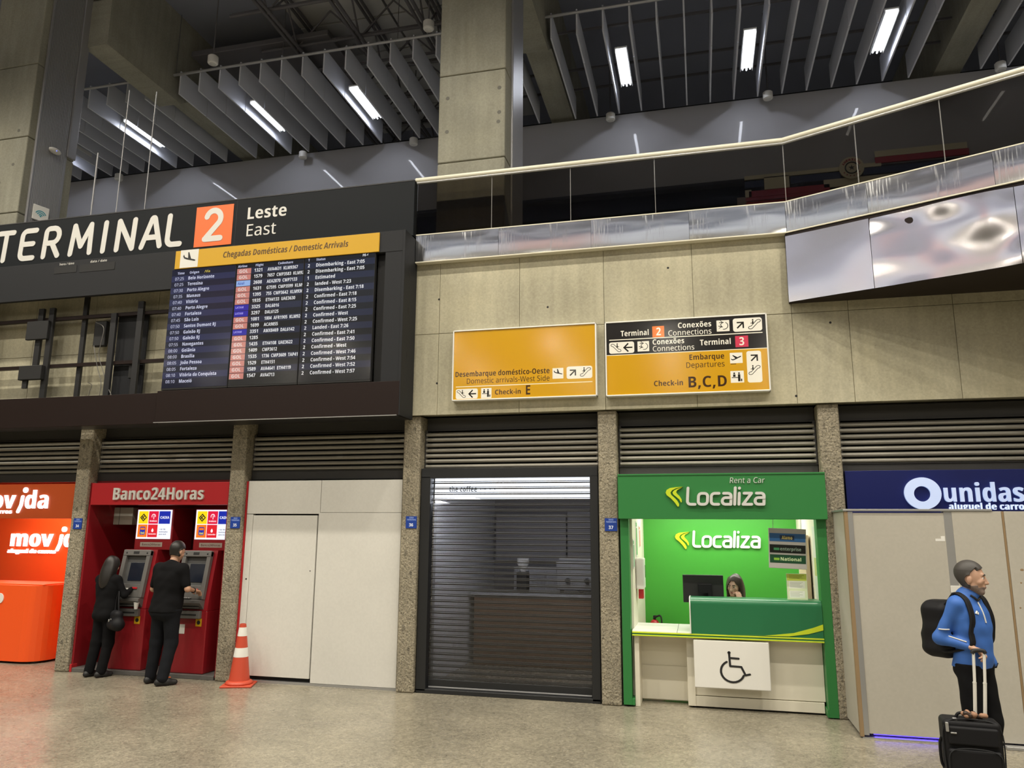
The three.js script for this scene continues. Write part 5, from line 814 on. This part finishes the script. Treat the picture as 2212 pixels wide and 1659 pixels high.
// ---- the man in the blue top, half turned to the right, holding his case
{
  const t = .74, W2 = (x, y, z) => [x * Math.cos(t) - z * Math.sin(t), y, x * Math.sin(t) + z * Math.cos(t)];
  const o = buildPerson({ label: 'man in a blue zip top with a backpack, looking right, holding a suitcase handle', pos: [10.75, 0, 2.0], turn: t, scale: .985, skin: M.skinTan, hairMat: M.hairGrey, hem: .905, collar: true, width: .88,
    J: { hpL: [.09, .92, 0], hpR: [-.09, .92, 0], knL: [.10, .5, .03], knR: [-.115, .5, .02], anL: [.11, .08, -.01], anR: [-.13, .08, -.02], shL: [.17, 1.405, -.01], shR: [-.17, 1.40, -.01], elL: [.235, 1.14, -.09], elR: [-.225, 1.13, -.13], wrL: [.175, .93, .05], wrR: W2(-.075, 1.085, .16), head: [.012, 1.600, .035] },
    head: { yaw: .50, pitch: .03, s: 1.02, jaw: 1.1, look: .002 }, toe: { L: .3, R: -.15 }, top: ['zip_top', M.jacketBlue], bottom: ['trousers', M.clothBlack], shoe: M.rubber,
    hands: [{ q: 'R', dir: W2(.8, -.25, .35), pal: W2(.1, -1, .1), side: 1, curl: [.75, .8, .8, .85] }] });
  const { p, J, put, hf, hair, face, topField } = o, F = (x, y, e = .004) => [x, y, onFront(topField, x, y) + e], Bk = (x, y, e = .004) => [x, y, onFront(topField, x, y, -1) - e];
  hair('hair', (x, y, z) => { const d = hf(x, y, z) - (y > .07 ? .010 : .0045 + Math.max(0, y) * .07); const line = z > .02 ? .082 - y + (z - .02) * .25 : (-.055 - .2 * z) - y - .0; const side = Math.abs(x) > .06 && z > -.02 ? .03 + (z + .02) * 1.1 - y : -1; return Math.max(d, -(hf(x, y, z) + .004), z > .0 ? Math.max(.045 + z * .55 - y, side) : -.075 - z * .25 - y + (Math.hypot((z + .008) * 1.2, y + .002) < .036 && Math.abs(x) > .06 ? 1 : 0)); }, M.hairGrey, .0048);
  hair('stubble', (x, y, z) => Math.max(hf(x, y, z) - .0016, -(hf(x, y, z) + .004), y + .046 + .25 * Math.abs(x) - (z < .05 ? .02 : 0), -.002 - z, -.13 - y), M.stubble, .0045);
  face();
  const B = (x, y, z) => [x * .985, y * .985, z * .985];
  obj('chest_zip', tube([F(.0, 1.40), F(.002, 1.35), F(.004, 1.30), F(.006, 1.245)], .006, 8), M.plastic, p); obj('zip_collar', tube([[-.055, 1.455, .055], F(-.03, 1.435), F(0, 1.415), F(.03, 1.435), [.055, 1.455, .055]], .009), M.rubber, p);
  obj('chest_mark', merge([tube([F(-.088, 1.315), F(-.065, 1.335)], .007, 8, 4), tube([F(-.066, 1.31), F(-.055, 1.325)], .006, 8, 4)]), M.plastic, p);
  { const e = V(J.elR), h = V(J.shR), w2 = V(J.wrR), m = h.clone().lerp(e, .72), at = (q, r, a) => A(q.clone().add(new THREE.Vector3(-Math.cos(a) * r, .0, Math.sin(a) * r))); obj('sleeve_stripe', tube([at(m, .052, -.2), at(m, .053, .35), at(m, .053, .9), at(m, .052, 1.4)], .005), M.plastic, p); obj('sleeve_piping', tube([.12, .35, .6, .85].map((k) => A(e.clone().lerp(w2, k).add(new THREE.Vector3(-.012, .036 - .008 * k, .028)))), .005), M.plastic, p); }
  obj('pocket_flap', prism([[0, 0], [.10, .0], [.13, .035], [.06, .05]], .02).translate(.13, .875, .02), M.packBlack, p);
  const bp = new THREE.Group(); bp.name = 'backpack'; bp.userData.label = 'black backpack'; p.add(bp);
  const rb = (c, hx, r) => (x, y, z) => { const q = [Math.abs(x - c[0]) - hx[0], Math.abs(y - c[1]) - hx[1], Math.abs(z - c[2]) - hx[2]]; return Math.hypot(Math.max(q[0], 0), Math.max(q[1], 0), Math.max(q[2], 0)) + Math.min(Math.max(...q), 0) - r; };
  const b1 = rb([0, 1.17, -.215], [.09, .15, .05], .075), b2 = rb([0, 1.06, -.30], [.085, .04, .015], .045), b3 = rb([0, 1.10, -.10], [.12, .06, .02], .04); obj('pack_body', flat(netOf((x, y, z) => smin(smin(b1(x, y, z), b2(x, y, z), .05), b3(x, y, z), .03) + .003 * Math.sin(y * 40 + x * 25), [-.3, .88, -.45], [.3, 1.5, .0], .011)), M.packBlack, bp);
  for (const q of [-1, 1]) { const pts = [[q * .09, 1.33, -.16], Bk(q * .10, 1.41, .0), [q * .105, 1.465, -.03], F(q * .11, 1.43, .004), F(q * .118, 1.36, .006), F(q * .128, 1.27, .006), F(q * .142, 1.17, .004), F(q * .150, 1.08, .0), [q * .15, 1.02, -.05], [q * .14, 1.0, -.15]]; const c = new THREE.CatmullRomCurve3(pts.map((a) => new THREE.Vector3(...a))), gs2 = []; for (const d of [-.020, -.007, .007, .020]) gs2.push(flat(new THREE.TubeGeometry(new THREE.CatmullRomCurve3(pts.map((a) => new THREE.Vector3(a[0] + d, a[1], a[2]))), 60, .0105, 8))); obj('shoulder_strap', gs2, M.packBlack, bp); }
  obj('pack_pocket', flat(netOf(rb([0, 1.19, -.335], [.07, .05, .006], .02), [-.14, 1.1, -.4], [.14, 1.3, -.26], .011)), M.packBlack, bp); obj('zip_line', tube([[-.09, 1.25, -.348], [-.03, 1.262, -.353], [.03, 1.262, -.353], [.09, 1.25, -.348]], .004), M.cladding, bp);
}
{ // his case
  const c = thing('suitcase', 'black soft suitcase with a silver handle standing before the man in blue', 'suitcase', [10.565, 0, 2.36], -.10);
  obj('body', new RoundedBoxGeometry(.385, .53, .21, 4, .035).translate(0, .315, 0), M.packBlack, c); obj('front_pocket', new RoundedBoxGeometry(.345, .30, .05, 4, .022).translate(0, .235, .115), M.packBlack, c); obj('upper_pocket', new RoundedBoxGeometry(.33, .13, .04, 4, .018).translate(0, .475, .112), M.packBlack, c);
  each('zip_line', [tube([[-.17, .10, .142], [-.17, .34, .142], [-.13, .382, .142], [.13, .382, .142], [.17, .34, .142], [.17, .1, .142]], .004), tube([[-.185, .12, .10], [-.188, .52, .09], [-.15, .572, .09], [.15, .572, .09], [.188, .52, .09], [.185, .12, .1]], .005)], M.charcoal, c);
  const h = new THREE.Group(); h.name = 'pull_handle'; c.add(h);
  for (const [x, X] of [[.035, .09], [.10, .162]]) { obj('pole', [cyl(.0125, .0125, [x + .02, .57, -.055], [(x + .02 + X) / 2 + .004, .83, -.06], 14), cyl(.0105, .0105, [(x + .02 + X) / 2 + .004, .83, -.06], [X, 1.04, -.07], 14), cyl(.0135, .0135, [(x + .02 + X) / 2 + .002, .82, -.06], [(x + .02 + X) / 2 + .004, .832, -.06], 14)], M.plastic, h); }
  obj('grip', tube([[.082, 1.035, -.07], [.09, 1.055, -.07], [.126, 1.062, -.07], [.162, 1.058, -.07], [.168, 1.04, -.07]], .015, 10), M.rubber, h);
  obj('top_handle', tube([[-.09, .58, .02], [-.07, .612, .02], [0, .618, .02], [.05, .612, .02], [.07, .58, .02]], .011), M.packBlack, c); obj('side_handle', tube([[-.193, .22, 0], [-.205, .25, 0], [-.205, .4, 0], [-.193, .43, 0]], .010), M.packBlack, c);
  each('buckle', [bx(-.178, -.158, .50, .565, .115, .137, .004), bx(-.15, -.11, .49, .5, .13, .14, .003), bx(-.12, -.09, .575, .59, .06, .09, .004)], M.alu, c);
  for (const [x, z] of [[-.15, -.08], [.15, -.08], [-.15, .08], [.15, .08]]) obj('wheel', [cyl(.028, .028, [x - .012, .028, z], [x + .012, .028, z], 16), bx(x - .018, x + .018, .03, .06, z - .02, z + .02, .004)], M.rubber, c);
  const s = thing('neck_scarf', 'crumpled brown and black scarf lying on top of the suitcase', 'scarf', [10.575, .583, 2.40], .2);
  const rr = rnd(4), lump = (n, sp) => { const b = []; for (let i = 0; i < n; i++) { const x = (rr() - .5) * .15, z = (rr() - .5) * .07; b.push(cap([x, .012 + rr() * .02, z], [x + (rr() - .5) * .08, .015 + rr() * .03, z + (rr() - .5) * .04], .013 + rr() * .006)); } return flat(netOf(boneField(b, .008), [-.14, 0, -.08], [.14, .08, .08], .0045)); };
  obj('cloth', lump(9), std([.34, .19, .12], .8), s); obj('dark_fold', lump(4), M.hairBrown, s);
}
// ---- the rental clerk behind the desk
{
  const t = -.42, o = buildPerson({ label: 'long haired woman seated behind the green desk, cheek resting on her hand', pos: [9.045, -.235, -.70], turn: t, scale: .93, low: 1.0, skin: M.skinPale, hairMat: M.hairBrown, hem: .9, width: .86,
    J: { shL: [.165, 1.39, -.01], shR: [-.165, 1.39, -.01], elL: [.19, 1.22, .27], elR: [-.22, 1.18, .10], wrL: [.105, 1.475, .155], wrR: [-.12, 1.14, .3], head: [.005, 1.64, .06] },
    head: { yaw: .0, pitch: .17, roll: -.08, s: .97, long: true, jaw: .85, look: -.002 }, top: ['blouse', M.clothDark], hands: [{ q: 'L', dir: [-.20, 1, -.25], pal: [-.75, .1, -.55], side: -1, curl: [.55, .62, .7, .75], s: .92 }] });
  const { p, hair, hf, face } = o;
  hair('long_hair', (x, y, z) => { const sk = hf(x, y, z), crown = Math.max(sk - .011, -(sk + .004), z > .0 ? .092 - 1.5 * Math.max(0, Math.abs(x - .01) - .022) - y : -1), fall = smin(ell([.085, -.13, -.02], [.042, .235, .058])(x, y, z), smin(ell([-.088, -.11, -.03], [.026, .20, .05])(x, y, z), ell([0, -.10, -.085], [.115, .25, .055])(x, y, z), .03), .03); return Math.max(smin(crown, fall, .03), -(sk + .003), -.36 - y); }, M.hairBrown, .006);
  face();
  obj('neck_scarf', flat(netOf(boneField([cap([-.05, 1.36, .09], [.02, 1.35, .115], .026), cap([-.03, 1.39, .10], [-.01, 1.30, .12], .022)], .015), [-.12, 1.24, .02], [.1, 1.44, .18], .007)), std([.62, .60, .10], .7), p);
}
// ---- the man and the woman at the cash machines
{
  const o = buildPerson({ label: 'man in black T-shirt and dark jeans standing at the right cash machine, seen from behind', pos: [1.955, 0, .33], turn: Math.PI - .18, skin: M.skin, hairMat: M.hairBlack, width: 1.17, hem: .88, shortSleeve: true, lean: .02, sway: -.05,
    J: { hpL: [.095, .93, 0], hpR: [-.095, .93, 0], knL: [.12, .50, .0], knR: [-.10, .50, .03], anL: [.155, .09, -.02], anR: [-.12, .09, -.08], shL: [.21, 1.42, -.01], shR: [-.21, 1.42, -.01], elL: [.29, 1.15, .02], elR: [-.315, 1.17, .02], wrL: [.185, 1.05, .22], wrR: [-.20, 1.135, .24], head: [-.03, 1.625, .06] },
    head: { yaw: .0, pitch: .42, s: 1.0 }, toe: { L: .1, R: -.55 }, top: ['t_shirt', M.clothBlack], bottom: ['jeans', M.clothDark], shoe: M.rubber, hands: [{ q: 'R', dir: [.25, -.15, .9], pal: [.2, -1, 0], side: 1, curl: [.3, .35, .4, .45] }, { q: 'L', dir: [-.2, -.1, .95], pal: [-.2, -1, 0], side: -1, curl: [.35, .4, .4, .45] }] });
  const { p, hair, hf, face, J } = o;
  hair('hair', (x, y, z) => { const sk = hf(x, y, z); return Math.max(sk - .008, -(sk + .004), z > .0 ? .05 + z * .4 - y : -.062 - y + (Math.hypot((z + .008) * 1.2, y + .002) < .034 && Math.abs(x) > .06 ? 1 : 0)); }, M.hairBlack, .005); face();
  obj('wrist_watch', cyl(.034, .033, A(V(J.wrR).add(V([-.008, .004, -.03]))), A(V(J.wrR).add(V([-.003, .001, -.01]))), 18), M.rubber, p);
  obj('shoe_mark', bx(-.17, -.14, .085, .10, -.02, .03, .004).translate(.0, 0, -.02), std([.7, .16, .05], .5), p);
}
{
  const o = buildPerson({ label: 'woman with long black hair and black jacket at the left cash machine', pos: [.865, 0, .13], turn: Math.PI - .12, scale: .885, skin: M.skin, hairMat: M.hairBlack, width: 1.0, hem: .80, lean: .03, sway: .02,
    J: { hpL: [.09, .92, 0], hpR: [-.09, .92, 0], knL: [.10, .49, -.02], knR: [-.08, .49, .03], anL: [.13, .085, -.08], anR: [-.075, .085, -.05], shL: [.185, 1.41, -.01], shR: [-.185, 1.41, -.01], elL: [.22, 1.17, .08], elR: [-.27, 1.18, .06], wrL: [.10, 1.22, .28], wrR: [-.20, 1.26, .26], head: [.01, 1.60, .045] },
    head: { yaw: .12, pitch: .25, s: 1.0, long: true }, toe: { L: .1, R: -.25 }, top: ['jacket', M.clothBlack], bottom: ['trousers', M.clothBlack], shoe: M.rubber, hands: [{ q: 'R', dir: [.1, .25, .9], pal: [.4, -1, 0], side: 1, curl: [.3, .35, .45, .5] }, { q: 'L', dir: [-.3, .1, .9], pal: [-.3, -1, 0], side: -1, curl: [.4, .4, .45, .5] }] });
  const { hair, hf, face } = o;
  hair('long_hair', (x, y, z) => { const sk = hf(x, y, z), crown = Math.max(sk - .013, -(sk + .004), z > .0 ? .085 - 1.3 * Math.max(0, Math.abs(x) - .03) - y : -1), fall = smin(ell([.06, -.10, -.035], [.05, .19, .07])(x, y, z), smin(ell([-.06, -.10, -.035], [.05, .19, .07])(x, y, z), ell([0, -.11, -.085], [.10, .24, .06])(x, y, z), .03), .03); return Math.max(smin(crown, fall, .03), -(sk + .003)); }, M.hairBlack, .0065); face();
  const b = thing('shoulder_bag', 'black leather handbag hanging at the side of the woman in black', 'bag', [1.10, .70, .20], -.5);
  obj('bag_body', flat(netOf(boneField([cap([-.07, -.02, 0], [.07, -.02, 0], .085), cap([-.05, .10, 0], [.05, .10, 0], .06)], .05), [-.2, -.13, -.12], [.2, .2, .12], .012)), M.packBlack, b); obj('bag_strap', tube([[-.07, .12, 0], [-.09, .28, -.01], [-.05, .40, -.02], [.02, .28, .0], [.07, .12, 0]], .010), M.packBlack, b); each('bag_clasp', [ball(.014, [-.02, .03, .085], [1, 1.4, .5], 12), ball(.010, [.03, .05, .08], [1, 1, .5], 12)], M.alu, b);
}

renderer.render(scene, camera);
